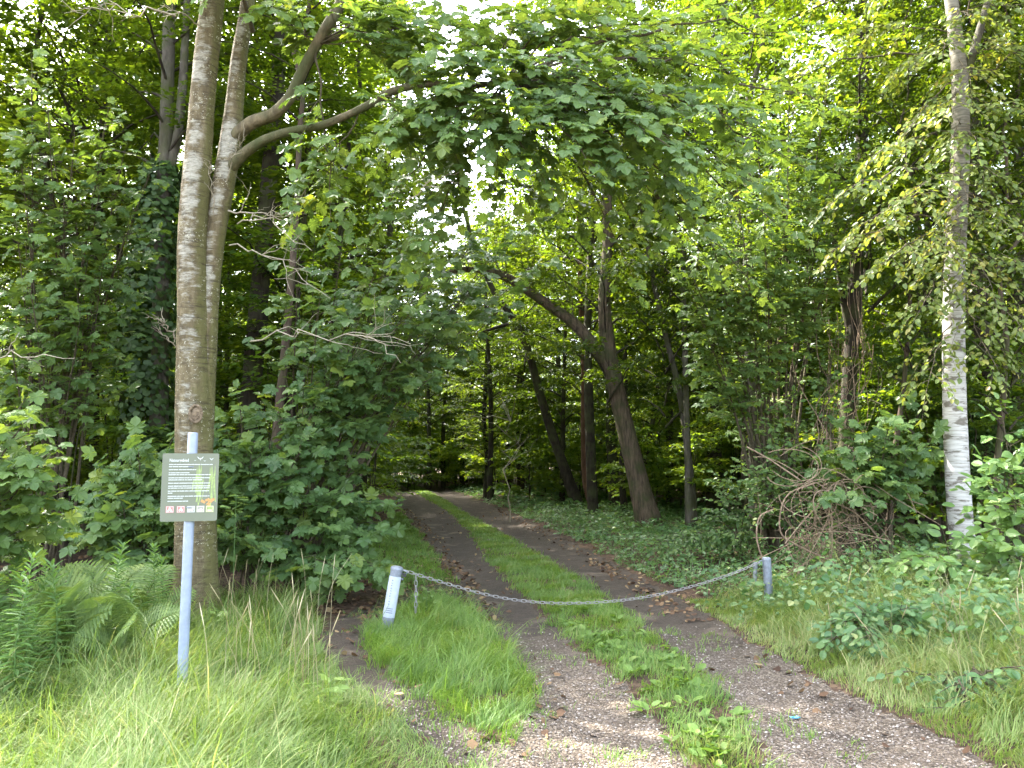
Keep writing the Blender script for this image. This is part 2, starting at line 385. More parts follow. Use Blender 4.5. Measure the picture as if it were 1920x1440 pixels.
def mat_track():
    m, t = new_mat('gravel_track'); g, mp = coords(t, (1, 1, 1))
    v = N(t, 'ShaderNodeTexVoronoi'); v.inputs['Scale'].default_value = 58; v.inputs['Randomness'].default_value = 1
    t.links.new(g.outputs['Position'], v.inputs['Vector'])
    sv = N(t, 'ShaderNodeSeparateColor'); t.links.new(v.outputs['Color'], sv.inputs[0])
    n1 = noise(t, g.outputs['Position'], 30, 6, .7); n2 = noise(t, g.outputs['Position'], 1.7, 4)
    gv = ramp(t, [(0, (.052, .040, .028)), (.45, (.124, .094, .068)), (.8, (.198, .158, .120)), (1, (.32, .272, .218))]); t.links.new(sv.outputs[0], gv.inputs[0])
    ed = ramp(t, [(.0, g3(1)), (.5, g3(.55))]); t.links.new(v.outputs['Distance'], ed.inputs[0]); v.inputs['Scale'].default_value = 78
    soil = ramp(t, [(.3, (.038, .030, .022)), (.7, (.094, .073, .055))]); t.links.new(n1.outputs[0], soil.inputs[0])
    sp = N(t, 'ShaderNodeSeparateXYZ'); t.links.new(g.outputs['Position'], sp.inputs[0])
    far = mth(t, 'MULTIPLY', mth(t, 'SUBTRACT', mth(t, 'ADD', sp.outputs[1], mth(t, 'MULTIPLY', n2.outputs[0], 2.0)), 6.7), .4)
    fx = mth(t, 'MULTIPLY', mth(t, 'SUBTRACT', -.05, sp.outputs[0]), 3.0)        # the trodden side path is bare earth
    k = mth(t, 'MINIMUM', mth(t, 'MAXIMUM', mth(t, 'MAXIMUM', far, mth(t, 'MINIMUM', fx, .92)), .08), .94)
    col = mixc(t, k, gv.outputs[0], soil.outputs[0])
    wet = noise(t, g.outputs['Position'], 2.6, 5, .6); wr = ramp(t, [(.50, g3(0)), (.66, g3(.62))]); t.links.new(wet.outputs[0], wr.inputs[0]); col = mixc(t, wr.outputs[0], col, (.045, .035, .028))
    pr = ramp(t, [(.58, g3(0)), (.70, g3(.7))]); t.links.new(n2.outputs[0], pr.inputs[0])
    col = mixc(t, pr.outputs[0], col, (.185, .145, .108))
    hgt = mth(t, 'SUBTRACT', n1.outputs[0], mth(t, 'MULTIPLY', v.outputs['Distance'], .9))
    finish(t, col, .9, hgt, .9, .02, .25)
    return m
M_TRACK = mat_track()
def simple(name, col, rough=.5, metal=0., var=.0, sc_=20, spec=.5):
    m, t = new_mat(name)
    if var:
        g, mp = coords(t, (1, 1, 1)); n = noise(t, g.outputs['Position'], sc_, 5, .65)
        r = ramp(t, [(.3, tuple(c * (1 - var) for c in col)), (.7, tuple(min(1, c * (1 + var)) for c in col))]); t.links.new(n.outputs[0], r.inputs[0])
        finish(t, r.outputs[0], rough, n.outputs[0], .15, .003, spec, metal)
    else: finish(t, col, rough, None, spec=spec, metal=metal)
    return m
M_STONE = leaf_mat('pebble', [(.075, .058, .045), (.14, .112, .09), (.23, .195, .165), (.42, .38, .34)], (1, 1, 1), fac=0.0, rough=.85, spec=.25)
M_POLE = simple('pale_blue_paint', (.215, .255, .325), .42, 0, .16, 13)
M_GALV = simple('galvanised_steel', (.19, .21, .245), .5, .35, .22, 34)
M_DARKGALV = simple('dull_steel', (.17, .18, .19), .6, .3, .3, 30)
M_CHAIN = simple('zinc_chain', (.27, .26, .255), .45, .45, .12, 60)
M_LABELW = simple('white_enamel', (.38, .42, .47), .35, 0, .08, 25)
M_INK = simple('dark_lettering', (.10, .11, .16), .6)
M_BOARD = simple('sage_board', (.135, .150, .102), .5, 0, .04, 9)
M_WHITE = simple('white_print', (.50, .53, .50), .5)
M_REDP = simple('red_print', (.42, .16, .14), .5)
M_GREYP = simple('grey_print', (.27, .27, .23), .5)
M_REED = simple('reed_print', (.24, .31, .11), .5, 0, .25, 60)
M_ORANGE = simple('orange_print', (.42, .23, .08), .5, 0, .3, 80)
M_CREAM = simple('cream_print', (.62, .60, .44), .5)
M_BLACK = simple('black_lock', (.02, .02, .022), .4)
M_BLUE = simple('blue_plastic', (.16, .50, .72), .35)
M_KNOT = bark('cut_knot', (.08, .055, .035), (.34, .26, .17), 0, 1, 30)

# ------------------------------------------------------------------ where the track runs (from the photograph, on flat ground)
ROWS = [(1560, 900, 1430, 1560, 2190), (1440, 925, 1285, 1445, 1880), (1350, 970, 1240, 1390, 1700), (1300, 1003, 1185, 1362, 1590), (1250, 985, 1130, 1308, 1500),
        (1200, 938, 1072, 1240, 1405), (1150, 892, 1018, 1180, 1325), (1100, 868, 965, 1110, 1235), (1050, 830, 915, 1030, 1140), (1000, 795, 880, 942, 1040),
        (960, 757, 842, 868, 955), (940, 745, 806, 838, 900), (920, 735, 772, 800, 848), (905, 728, 748, 762, 800), (895, 700, 714, 724, 752)]
_r = np.array([[G(x, r[0])[0] for x in r[1:]] + [G(960, r[0])[1]] for r in ROWS])
_r = _r[np.argsort(_r[:, 4])]
def edge(k, y): return np.interp(y, _r[:, 4], _r[:, k])
FOOT = np.array([G(*p)[:2] for p in [(885, 1440), (800, 1385), (725, 1330), (655, 1275), (598, 1215), (612, 1170), (668, 1135), (730, 1115), (800, 1098), (880, 1092), (892, 1118), (800, 1128), (745, 1150), (695, 1185),
                                     (682, 1215), (720, 1258), (800, 1310), (868, 1362), (905, 1392), (985, 1392), (1010, 1440)]])
VERGE = np.array([G(*p)[:2] for p in [(960, 1700), (925, 1440), (850, 1400), (725, 1335), (650, 1278), (592, 1215), (605, 1165), (560, 1120), (430, 1120), (300, 1130), (100, 1180), (-300, 1200), (-900, 1300), (-1600, 1700)]])
ISLE = np.array([G(*p)[:2] for p in [(772, 1128), (830, 1120), (890, 1160), (940, 1210), (985, 1255), (1003, 1310), (985, 1385), (905, 1385), (868, 1362), (800, 1310), (720, 1258), (685, 1215), (695, 1185), (740, 1150)]])
SHADEGRASS = np.array([G(*p)[:2] for p in [(752, 960), (790, 1010), (825, 1060), (862, 1100), (760, 1108), (700, 1098), (660, 1070), (690, 1010)]])
def inpoly(poly, x, y):
    x = np.asarray(x, float); y = np.asarray(y, float); c = np.zeros(x.shape, bool); k = len(poly)
    for i in range(k):
        x1, y1 = poly[i]; x2, y2 = poly[i - 1]
        if y1 == y2: continue
        h = ((y1 > y) != (y2 > y)) & (x < (x2 - x1) * (y - y1) / (y2 - y1) + x1); c ^= h
    return c
def wav(x, y, f, s=0.0):
    return (np.sin(x * f * 1.7 + y * f * .9 + s) + np.sin(-x * f * .8 + y * f * 2.1 + 1.3 + s) + np.sin(x * f * 3.3 - y * f * 2.7 + 2.1 + s) * .6) / 2.6
def hgt(x, y):
    x = np.asarray(x, float); y = np.asarray(y, float)
    off = np.maximum(edge(0, y) - x, x - edge(3, y))          # distance outside the track
    k = np.clip(off / 2.5, 0, 1)
    near = np.clip((x - edge(3, y) - .25) / 1.2, 0, 1) * np.clip((y - 3.5) / 3, 0, 1)
    c1, c2 = (edge(0, y) + edge(1, y)) / 2, (edge(2, y) + edge(3, y)) / 2
    rut = np.exp(-((x - c1) / .33) ** 2) + np.exp(-((x - c2) / .36) ** 2)
    return k * .07 * wav(x, y, .8) + .05 * near + .011 * wav(x, y, 3.1) + .006 * wav(x, y, 9.0, 3.) - .05 * rut
def is_dirt(x, y):
    j = .05 * wav(x, y, 6.0) + .03 * wav(x, y, 17.0, 2.)
    d = ((x > edge(0, y) + j) & (x < edge(1, y) + j)) | ((x > edge(2, y) + j) & (x < edge(3, y) + j))
    return (d & (y < 75)) | inpoly(FOOT, x + j, y + j)
def gz(p, lift=0.0):
    p = np.array(p, float); p[2] = float(hgt(p[0], p[1])) + lift; return p

# ------------------------------------------------------------------ ground and track, one grid split between the two
def axis(a, b, step, lo, hi, g=1.25):
    core = list(np.arange(a, b + 1e-6, step)); s = step; x = core[-1]
    while x < hi: s *= g; x += s; core.append(x)
    s = step; x = core[0]; low = []
    while x > lo: s *= g; x -= s; low.append(x)
    return np.array(low[::-1] + core)
xs = axis(-9.5, 6.5, .055, -300, 300)
ys = [3.0]
while ys[-1] < 62: ys.append(ys[-1] + max(.05, .0075 * ys[-1]))
ylow = [2.9]; s = .1
while ylow[-1] > -80: s *= 1.25; ylow.append(ylow[-1] - s)
s = .6
while ys[-1] < 320: s *= 1.2; ys.append(ys[-1] + s)
ys = np.array(ylow[::-1] + ys)
XX, YY = np.meshgrid(xs, ys); ZZ = hgt(XX, YY)
xc, yc = (XX[:-1, :-1] + XX[1:, 1:]) / 2, (YY[:-1, :-1] + YY[1:, 1:]) / 2
dm = is_dirt(xc, yc)
nx = len(xs); i, j = np.meshgrid(np.arange(len(ys) - 1), np.arange(nx - 1), indexing='ij'); b = i * nx + j
FQ = np.stack([b, b + 1, b + nx + 1, b + nx], -1)
ALLV = np.stack([XX, YY, ZZ], -1).reshape(-1, 3)
def sub(mask, name, mat, label):
    F = FQ[mask]; u, inv = np.unique(F, return_inverse=True)
    mb = MB(); mb.add(ALLV[u], inv.reshape(F.shape)); o = mb.build(name, mat)
    return tag(o, label, None, None, 'structure')
sub(~dm, 'ground', M_FLOOR, 'dark leaf strewn forest floor on both sides of the track')
sub(dm, 'track', M_TRACK, 'two brown gravel wheel ruts and a trodden side path leading into the wood')

# ------------------------------------------------------------------ grass
def blades(mb, x, y, h, wd, lean, rng, tint, mat=0, curl=1.0, dirx=None):
    n = len(x); z = hgt(x, y) - .004
    a = (3.0 * wav(x, y, 4.2, 7.) + 2.0 * wav(x, y, 1.9, 1.) + rng.normal(0, .75, n)) if dirx is None else dirx
    fx, fy = np.cos(a), np.sin(a); b2 = a + rng.normal(PI / 2, .5, n); sx, sy = np.cos(b2), np.sin(b2)
    ss = np.array([0, .38, .72, 1.0]); ww = np.array([1, .85, .55, 0])
    P = []
    for s_, w_ in zip(ss, ww):
        off = lean * h * (s_ ** 2) ; up = h * (s_ - .28 * curl * lean * s_ ** 3)
        c = np.stack([x + fx * off, y + fy * off, z + up], -1)
        o_ = np.stack([sx, sy, 0 * sx], -1) * (wd * w_ / 2)[:, None]
        P += [c - o_, c + o_] if w_ > 0 else [c]
    V = np.stack(P, 1)
    k = np.arange(n)[:, None, None] * 7
    mb.add(V.reshape(-1, 3), np.zeros((0, 4), int)) if False else None
    Q = (k + np.array([[0, 1, 3, 2], [2, 3, 5, 4]])[None]).reshape(-1, 4)
    T3 = (k + np.array([[4, 5, 6]])[None]).reshape(-1, 3)
    base = mb.n
    mb.add(V.reshape(-1, 3), Q, mat, np.repeat(tint, 2), smooth=False)
    mb.blocks.append((T3.astype(np.int32) + base, mat, tint.astype(np.float32), False))

def scatter(rng, x0, x1, y0, y1, dens, test):
    n = int((x1 - x0) * (y1 - y0) * dens); x = rng.uniform(x0, x1, n); y = rng.uniform(y0, y1, n)
    m = test(x, y); return x[m], y[m]

rg = np.random.default_rng(5)
# long verge grass, left
mb = MB()
tst = lambda x, y: inpoly(VERGE, x + .06 * wav(x, y, 5.), y + .06 * wav(x, y, 7.)) & (np.abs(x) < .75 * y + 2.0) & ~is_dirt(x, y)
for dens, h0, h1, wd, ln0, ln1 in ((2600, .08, .20, .0065, .3, 1.1), (1500, .20, .40, .0065, .5, 1.5), (160, .38, .62, .006, .3, 1.0)):
    x, y = scatter(rg, -8.5, .2, 2.6, 8.6, dens, tst); n = len(x)
    cl = .5 + .5 * wav(x, y, 2.3); near = np.where(is_dirt(x + .12, y) | is_dirt(x + .15, y + .25) | is_dirt(x + .35, y + .2) | is_dirt(x + .05, y + .55), .38, 1.0) * np.clip((edge(0, y) - x) / .9, .5, 1)
    h = rg.uniform(h0, h1, n) * (.7 + .5 * cl) * near
    tt = np.clip(.42 + .22 * wav(x, y, 1.6, 1.) + rg.normal(0, .18, n) + .4 * (rg.random(n) < .12), 0, 1)
    blades(mb, x, y, h, wd * rg.uniform(.6, 1.3, n), rg.uniform(ln0, ln1, n), rg, tt)
o = mb.build('verge_grass', M_GRASS); tag(o, 'long bright grass flopping over the verge round the notice board post', 'grass', None, 'stuff')
# island between the side path and the left rut
mb = MB()
tst = lambda x, y: inpoly(ISLE, x + .05 * wav(x, y, 9.) + rg.normal(0, .05, len(x)), y + .05 * wav(x, y, 8.) + rg.normal(0, .09, len(x))) & (rg.random(len(x)) < np.clip(.75 + .9 * wav(x, y, 5.5, 4.), .06, 1)) & (x < edge(0, y) + .06)
for dens, h0, h1, wd, ln0, ln1 in ((5200, .05, .13, .006, .2, 1.0), (1500, .12, .26, .006, .5, 1.5), (90, .25, .45, .005, .4, 1.2)):
    x, y = scatter(rg, -2.0, .4, 4.0, 9.2, dens, tst); n = len(x)
    h = rg.uniform(h0, h1, n) * (.6 + .45 * np.clip((y - 4.6) / 1.6, 0, 1))
    tt = np.clip(.48 + .2 * wav(x, y, 2., 3.) + rg.normal(0, .17, n), 0, 1)
    blades(mb, x, y, h, wd * rg.uniform(.6, 1.3, n), rg.uniform(ln0, ln1, n), rg, tt)
o = mb.build('island_grass', M_LAWN); tag(o, 'grass island between the trodden side path and the left wheel rut', 'grass', None, 'stuff')
# strip between the ruts
mb = MB(); L = Leaves()
def strip(x, y):
    j = .06 * wav(x, y, 4.) + .05 * wav(x, y, 11., 1.) + rg.normal(0, .055, len(x))
    return (x > edge(1, y) + .05 + j) & (x < edge(2, y) - .04 + j) & (rg.random(len(x)) < np.clip(.85 + 1.0 * wav(x, y, 3.7, 5.), .08, 1))
for y0, y1, dens, h0, h1, wd in ((3.2, 7, 6500, .025, .08, .006), (7, 13, 5200, .03, .085, .0075), (13, 30, 1500, .04, .09, .013), (30, 60, 500, .06, .13, .02), (3.4, 12, 260, .1, .2, .007)):
    x, y = scatter(rg, -9, 3.2, y0, y1, dens, strip); n = len(x)
    tt = np.clip(.45 + .22 * wav(x, y, 1.9, 3.) + rg.normal(0, .17, n) + .35 * np.clip((4.9 - y) / .6, 0, 1) * (rg.random(n) < .5) + .45 * (rg.random(n) < .08), 0, 1)
    blades(mb, x, y, rg.uniform(h0, h1, n), wd * rg.uniform(.6, 1.3, n), rg.uniform(.2, 1.1, n), rg, tt)
x, y = scatter(rg, -3, 2.5, 3.6, 9, 34, strip); x = np.repeat(x, 4) + rg.normal(0, .02, len(x) * 4); y = np.repeat(y, 4) + rg.normal(0, .02, len(y) * 4); n = len(x)
a = rg.uniform(0, 6.28, n)
L.add(np.stack([x, y, hgt(x, y) + .03], -1), np.stack([np.cos(a), np.sin(a), rg.uniform(.1, .7, n)], -1), UP + rg.normal(0, .25, (n, 3)), rg.uniform(.05, .10, n), np.clip(rg.normal(.5, .15, n), 0, 1))
L.emit(mb, OVAL)
o = mb.build('strip_grass', M_LAWN); tag(o, 'short bright green grass strip with plantain leaves between the two ruts', 'grass', None, 'stuff')
mb = MB()
x, y = scatter(rg, -2.2, 4.2, 3.3, 10, 34, lambda x, y: is_dirt(x, y) & (wav(x, y, 2.6, 2.) > .1)); k = 9; x = np.repeat(x, k) + rg.normal(0, .03, len(x) * k); y = np.repeat(y, k) + rg.normal(0, .03, len(y) * k); x2, y2 = scatter(rg, -1.4, .15, 3.9, 5.6, 900, lambda x, y: is_dirt(x, y) & (wav(x, y, 4.0, 6.) > -.1) & (x < edge(0, y) + .05)); x = np.concatenate([x, x2]); y = np.concatenate([y, y2]); n = len(x)
blades(mb, x, y, rg.uniform(.02, .075, n), .006 * rg.uniform(.6, 1.3, n), rg.uniform(.3, 1.3, n), rg, np.clip(rg.normal(.5, .2, n), 0, 1))
o = mb.build('stray_grass', M_LAWN); tag(o, 'stray grass tufts creeping on to the gravel of the ruts', 'grass', None, 'stuff')
# shaded short grass left of the far track
mb = MB()
x, y = scatter(rg, -4, 0, 8.5, 26, 900, lambda x, y: inpoly(SHADEGRASS, x + .15 * wav(x, y, 3.), y) & ~is_dirt(x, y)); n = len(x)
blades(mb, x, y, rg.uniform(.05, .14, n), .012 * rg.uniform(.6, 1.3, n), rg.uniform(.3, 1.1, n), rg, np.clip(rg.normal(.35, .18, n), 0, 1))
o = mb.build('shaded_grass', M_LAWN); tag(o, 'thin shaded grass beside the track behind the white labelled bollard', 'grass', None, 'stuff')
# right verge
mb = MB(); L = Leaves(); L2 = Leaves()
def rv(x, y): return (x > edge(3, y) + .02 + .08 * wav(x, y, 5.) + rg.normal(0, .05, len(x))) & (x < .72 * y + 3.2) & (y < 9.3 + .4 * wav(x, y, 1.3)) & ~is_dirt(x, y)
for dens, h0, h1, wd, ln0, ln1, far in ((3600, .04, .14, .0065, .2, 1.0, 0), (1300, .18, .38, .0065, .5, 1.5, .35), (330, .4, .75, .006, .5, 1.4, 1.3)):
    x, y = scatter(rg, .8, 10.5, 3.0, 9.8, dens, rv); n = len(x); off = x - edge(3, y)
    m = rg.random(n) < np.clip((off - far * .6) / (far + .05), 0, 1) if far else np.ones(n, bool)
    x, y, off = x[m], y[m], off[m]; n = len(x)
    tt = np.clip(.60 + .2 * wav(x, y, 1.6, 4.) + rg.normal(0, .18, n) + .3 * (rg.random(n) < .10), 0, 1)
    blades(mb, x, y, rg.uniform(h0, h1, n) * np.clip(.55 + off * .6, .5, 1.1), wd * rg.uniform(.6, 1.3, n), rg.uniform(ln0, ln1, n), rg, tt)
o = mb.build('bank_grass', M_GRASS); tag(o, 'rank grass on the bank to the right of the right wheel rut', 'grass', None, 'stuff')
x, y = scatter(rg, 1.2, 10.5, 3.4, 9.6, 480, rv); off = x - edge(3, y); cl = .5 + .5 * wav(x, y, 1.5, 9.)
m = rg.random(len(x)) < np.clip((off - .35) * .9, 0, 1) * np.clip(cl * 1.6 - .25, .05, 1); x, y, off = x[m], y[m], off[m]; n = len(x); a = rg.uniform(0, 6.28, n)
L.add(np.stack([x, y, hgt(x, y) + rg.uniform(.08, .55, n) * np.clip(off, .3, 1)], -1), np.stack([np.cos(a), np.sin(a), rg.normal(-.2, .3, n)], -1), UP + np.array([0, -.5, 0]) + rg.normal(0, .4, (n, 3)), rg.uniform(.04, .10, n), np.clip(rg.normal(.45, .2, n) + .3 * (rg.random(n) < .1), 0, 1))
mb = MB(); L.emit(mb, OVAL); o = mb.build('bank_weeds', M_COVER); tag(o, 'leafy weeds growing through the rank grass of the right bank', 'weeds', None, 'stuff')
# seed stalks in the verges
mb = MB()
for k in range(90):
    if k < 46: q = G(rg.uniform(380, 620), rg.uniform(1150, 1340))
    else: q = G(rg.uniform(1560, 1990), rg.uniform(1120, 1330))
    q = gz(q); h = rg.uniform(.4, .75); a = rg.uniform(0, 6.28); le = rg.uniform(.05, .45) * h
    P = np.array([q, q + [math.cos(a) * le * .3, math.sin(a) * le * .3, h * .6], q + [math.cos(a) * le, math.sin(a) * le, h]])
    P = spline(P, 8); tn = rg.uniform(.1, .9)
    tube(mb, P, np.linspace(.0022, .0012, 8), 3, 0, tn, cap=False)
    if rg.random() < .6: tube(mb, P[-3:], [.002, .0042, .001], 5, 0, min(1, tn + .2), cap=False)
o = mb.build('seed_stalks', M_STRAW); tag(o, 'scattered straw coloured grass stalks with seed heads in the verges', 'grass', None, 'stuff')

# ------------------------------------------------------------------ ground cover, litter, pebbles
mb = MB(); L = Leaves()
def cover(x, y): return (x > edge(3, y) + .12 + .3 * wav(x, y, 1.7)) & (x < edge(3, y) + 7) & ~is_dirt(x, y)
for y0, y1, dens, s0, s1 in ((7.8, 14, 420, .035, .085), (14, 24, 190, .05, .12), (24, 48, 55, .08, .2)):
    x, y = scatter(rg, -9, 12, y0, y1, dens, cover); n = len(x); cl = .5 + .5 * wav(x, y, 1.9, 2.)
    m = rg.random(n) < .35 + .65 * cl; x, y, cl = x[m], y[m], cl[m]; n = len(x)
    a = rg.uniform(0, 6.28, n); z = hgt(x, y) + rg.uniform(.03, .30, n) * (.4 + .8 * cl) * np.clip((x - edge(3, y)) / .8, .25, 1)
    tt = np.clip(.35 + rg.normal(0, .16, n) + .55 * (rg.random(n) < .16) * np.exp(-((y - 9.0) / 1.6) ** 2), 0, 1)
    L.add(np.stack([x, y, z], -1), np.stack([np.cos(a), np.sin(a), rg.uniform(-.5, .15, n)], -1), UP + rg.normal(0, .35, (n, 3)), rg.uniform(s0, s1, n), tt)
L.emit(mb, OVAL)
x, y = scatter(rg, -9, 12, 9, 30, 60, cover); n = len(x)
blades(mb, x, y, rg.uniform(.1, .3, n), .012 * np.ones(n), rg.uniform(.3, 1.2, n), rg, np.clip(rg.normal(.35, .15, n), 0, 1))
o = mb.build('ground_cover', M_COVER); tag(o, 'low leafy ground cover along the right side of the track', 'ground cover', None, 'stuff')

mb = MB(); L = Leaves()
def litter(x, y):
    e = np.minimum(np.abs(x - edge(0, y)), np.abs(x - edge(3, y)))
    return (rg.random(len(x)) < np.clip(1.1 - e / 2.2, .08, 1) * np.where(x > edge(3, y) - .1, .15, .8)) & ~inpoly(VERGE, x, y) & ~inpoly(ISLE, x, y) & ~((x > edge(0, y) + .25) & (x < edge(3, y) - .35) & (rg.random(len(x)) < .93))
for y0, y1, dens in ((4, 8, 110), (8, 13, 260), (13, 26, 90)):
    x, y = scatter(rg, -8, 7, y0, y1, dens, litter); n = len(x); a = rg.uniform(0, 6.28, n)
    if y0 == 4: m = (rg.random(n) < .35); x, y, a = x[m], y[m], a[m]; n = len(x)
    L.add(np.stack([x, y, hgt(x, y) + rg.uniform(.006, .03, n)], -1), np.stack([np.cos(a), np.sin(a), rg.normal(0, .25, n)], -1), UP + rg.normal(0, .4, (n, 3)), rg.uniform(.025, .07, n), np.clip(rg.normal(.42, .28, n), 0, 1))
L.emit(mb, LOBE)
o = mb.build('leaf_litter', M_DRY); tag(o, 'brown fallen leaves lying along the edges of the track', 'leaf litter', None, 'stuff')

mb = MB()
x, y = scatter(rg, -1.6, 4.2, 3.1, 8.0, 1500, lambda x, y: is_dirt(x, y) & (rg.random(len(x)) < np.clip((8.2 - y) / 4, 0, 1)) & (x > -.9)); n = len(x)
OC = np.array([(1, 0, 0), (-1, 0, 0), (0, 1, 0), (0, -1, 0), (0, 0, .7), (0, 0, -.5)], float)
OF = np.array([(0, 2, 4), (2, 1, 4), (1, 3, 4), (3, 0, 4), (2, 0, 5), (1, 2, 5), (3, 1, 5), (0, 3, 5)])
a = rg.uniform(0, 6.28, n); R = rg.uniform(.004, .011, n)
P = OC[None] * R[:, None, None] * rg.uniform(.6, 1.3, (n, 6, 1)); ca, sa = np.cos(a)[:, None], np.sin(a)[:, None]
P = np.stack([P[..., 0] * ca - P[..., 1] * sa, P[..., 0] * sa + P[..., 1] * ca, P[..., 2]], -1) + np.stack([x, y, hgt(x, y) + .003], -1)[:, None]
mb.add(P.reshape(-1, 3), (np.arange(n)[:, None, None] * 6 + OF[None]).reshape(-1, 3), 0, np.repeat(np.clip(rg.normal(.45, .25, n), 0, 1), 8), smooth=False)
o = mb.build('pebbles', M_STONE); tag(o, 'small loose stones strewn on the gravel ruts', 'gravel', None, 'stuff')

# ------------------------------------------------------------------ trunks from the photograph
def px_path(pts, Y, n=40, dY=None):
    """pts: (px, py, width_px[, depth offset]) -> spline of x,y,z,r"""
    P = []
    for q in pts:
        yy = Y + (q[3] if len(q) > 3 else 0); p = at(q[0], q[1], yy); P.append([*p, q[2] * mpp(yy) / 2])
    return spline(P, n)
def trunk_part(pts, Y, mat, parent, name='trunk', n=40, sides=16, wob=.05, seed=0, flare=None, label=None, root=False):
    S = px_path(pts, Y, n)
    if root: S[0, 2] = float(hgt(S[0, 0], S[0, 1])) - .12
    mb = MB(); tube(mb, S[:, :3], S[:, 3], sides, 0, wob=wob, rng=np.random.default_rng(seed), flare=flare)
    o = mb.build(name, mat, parent, origin=parent.location)
    if label: o['label'] = label
    return o, S

SHAFTS = [np.array([-1.6, 24, 0.]), np.array([.1, 10.2, 0.]), np.array([1.7, 4.8, 0.]), np.array([2.5, 20.4, 0.])]
SUNV = np.array(sdir)
def in_shaft(p, r):
    for q in SHAFTS:
        d = np.asarray(p, float) - q; t = float(np.dot(d, SUNV))
        if t > 0 and np.linalg.norm(d - SUNV * t) < r: return True
    return False
def shaft_tree(x, y, top, r):
    return any(in_shaft((x, y, z), r) for z in np.arange(3.5, top, 1.0))
# library crowns for trees deeper in the wood (leaves only a few pixels large)
def lib_crown(seed, hb, H, R, nb, leaf, n_tw, mat, shape=KITE, rise=.35, name='crown', gap=.062, tw=.85):
    rng = np.random.default_rng(seed); mbw = MB(); L = Leaves()
    for k in range(nb):
        f = (k + .5) / nb; z = hb + (H - hb) * f ** .9; az = k * 2.39996 + rng.normal(0, .3)
        prof = (math.sin(PI * min(1, .22 + .78 * f)) ** .6) * R * rng.uniform(.6, 1.15)
        p0 = np.array([0, 0, z]); p1 = p0 + np.array([math.cos(az) * prof, math.sin(az) * prof, prof * rise * rng.uniform(.2, 1.3)])
        bough(mbw, L, arc(p0, p1, .10, 7, rng), .035 * (1.1 - f), .006, rng, .25, n_tw, tw * rng.uniform(.8, 1.2), leaf, gap, .2, .22, .27, .42 + rng.normal(0, .13), twigs=False, mat=1, sides=4)
    L.emit(mbw, shape, 0)
    return mbw.build(name, [mat, M_BARKD]), L.count()

LIB = []
for k, (hb, H, R, nb) in enumerate(((3.0, 15, 3.3, 52), (4.2, 18, 3.6, 56), (2.2, 12, 2.8, 48), (5.0, 17, 3.0, 48))):
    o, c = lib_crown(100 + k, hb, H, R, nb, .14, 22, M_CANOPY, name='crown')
    LIB.append((o.data, hb, H)); bpy.data.objects.remove(o)
def put_crown(parent, k, loc, sxy, sz, rot):
    o = bpy.data.objects.new('crown', LIB[k][0]); COL.objects.link(o); o.parent = parent
    o.location = tuple(float(c) for c in loc); o.scale = (sxy, sxy, sz); o.rotation_euler = (0, 0, rot); return o

def wood_tree(name, label, pts, Y, mat, seed, crown=0, H=None, cs=1.0, sides=12, wob=.06, group=None, cat='tree', extra=(), flare=(.35, 4, .05)):
    """tree whose visible trunk follows the photograph; continues upward into a crown"""
    rng = np.random.default_rng(seed)
    base = gz(G(pts[0][0], pts[0][1]) * 0 + at(pts[0][0], pts[0][1], Y)); root = thing(name, label, cat, base, group)
    S = px_path(pts, Y, 30); S[0, 2] = base[2] - .1
    topz = H or LIB[crown][2]
    q = S[-1]; k = 12
    if q[2] < topz - 1:
        t = np.linspace(0, 1, k)[1:, None]; d = (S[-1, :3] - S[-4, :3]); d = d / max(d[2], .05); d[:2] = np.clip(d[:2], -.4, .4)
        up = q[:3] + np.concatenate([d[:2] * (topz - q[2]) * .45, [topz - q[2]]]) * t + np.concatenate([rng.normal(0, .12, (k - 1, 2)), np.zeros((k - 1, 1))], 1)
        rr = q[3] * (1 - t[:, 0] * .85)
        S = np.vstack([S, np.column_stack([up, rr])])
    mb = MB(); tube(mb, S[:, :3], np.maximum(S[:, 3], .012), sides, 0, wob=wob, rng=rng, flare=flare)
    mb.build('trunk', mat, root, origin=base)
    for ex in extra:
        E = px_path(ex, Y, 22); m2 = MB(); tube(m2, E[:, :3], np.maximum(E[:, 3], .01), 10, 0, wob=wob, rng=rng); m2.build('limb', mat, root, origin=base)
    if crown is not None:
        zt = min(topz * .55, max(3.0, topz * .4)); i = int(np.argmin(np.abs(S[:, 2] - zt)))
        lift = {7: 2.5, 8: 1.5, 9: 3.0, 25: 4.0, 11: 1.5, 13: 1.0}.get(seed, 0)
        put_crown(root, crown, (S[i, 0] - base[0], S[i, 1] - base[1], lift), cs * (.95 if lift else 1), (topz - lift) / LIB[crown][2], rng.uniform(0, 6.28))
    return root, S

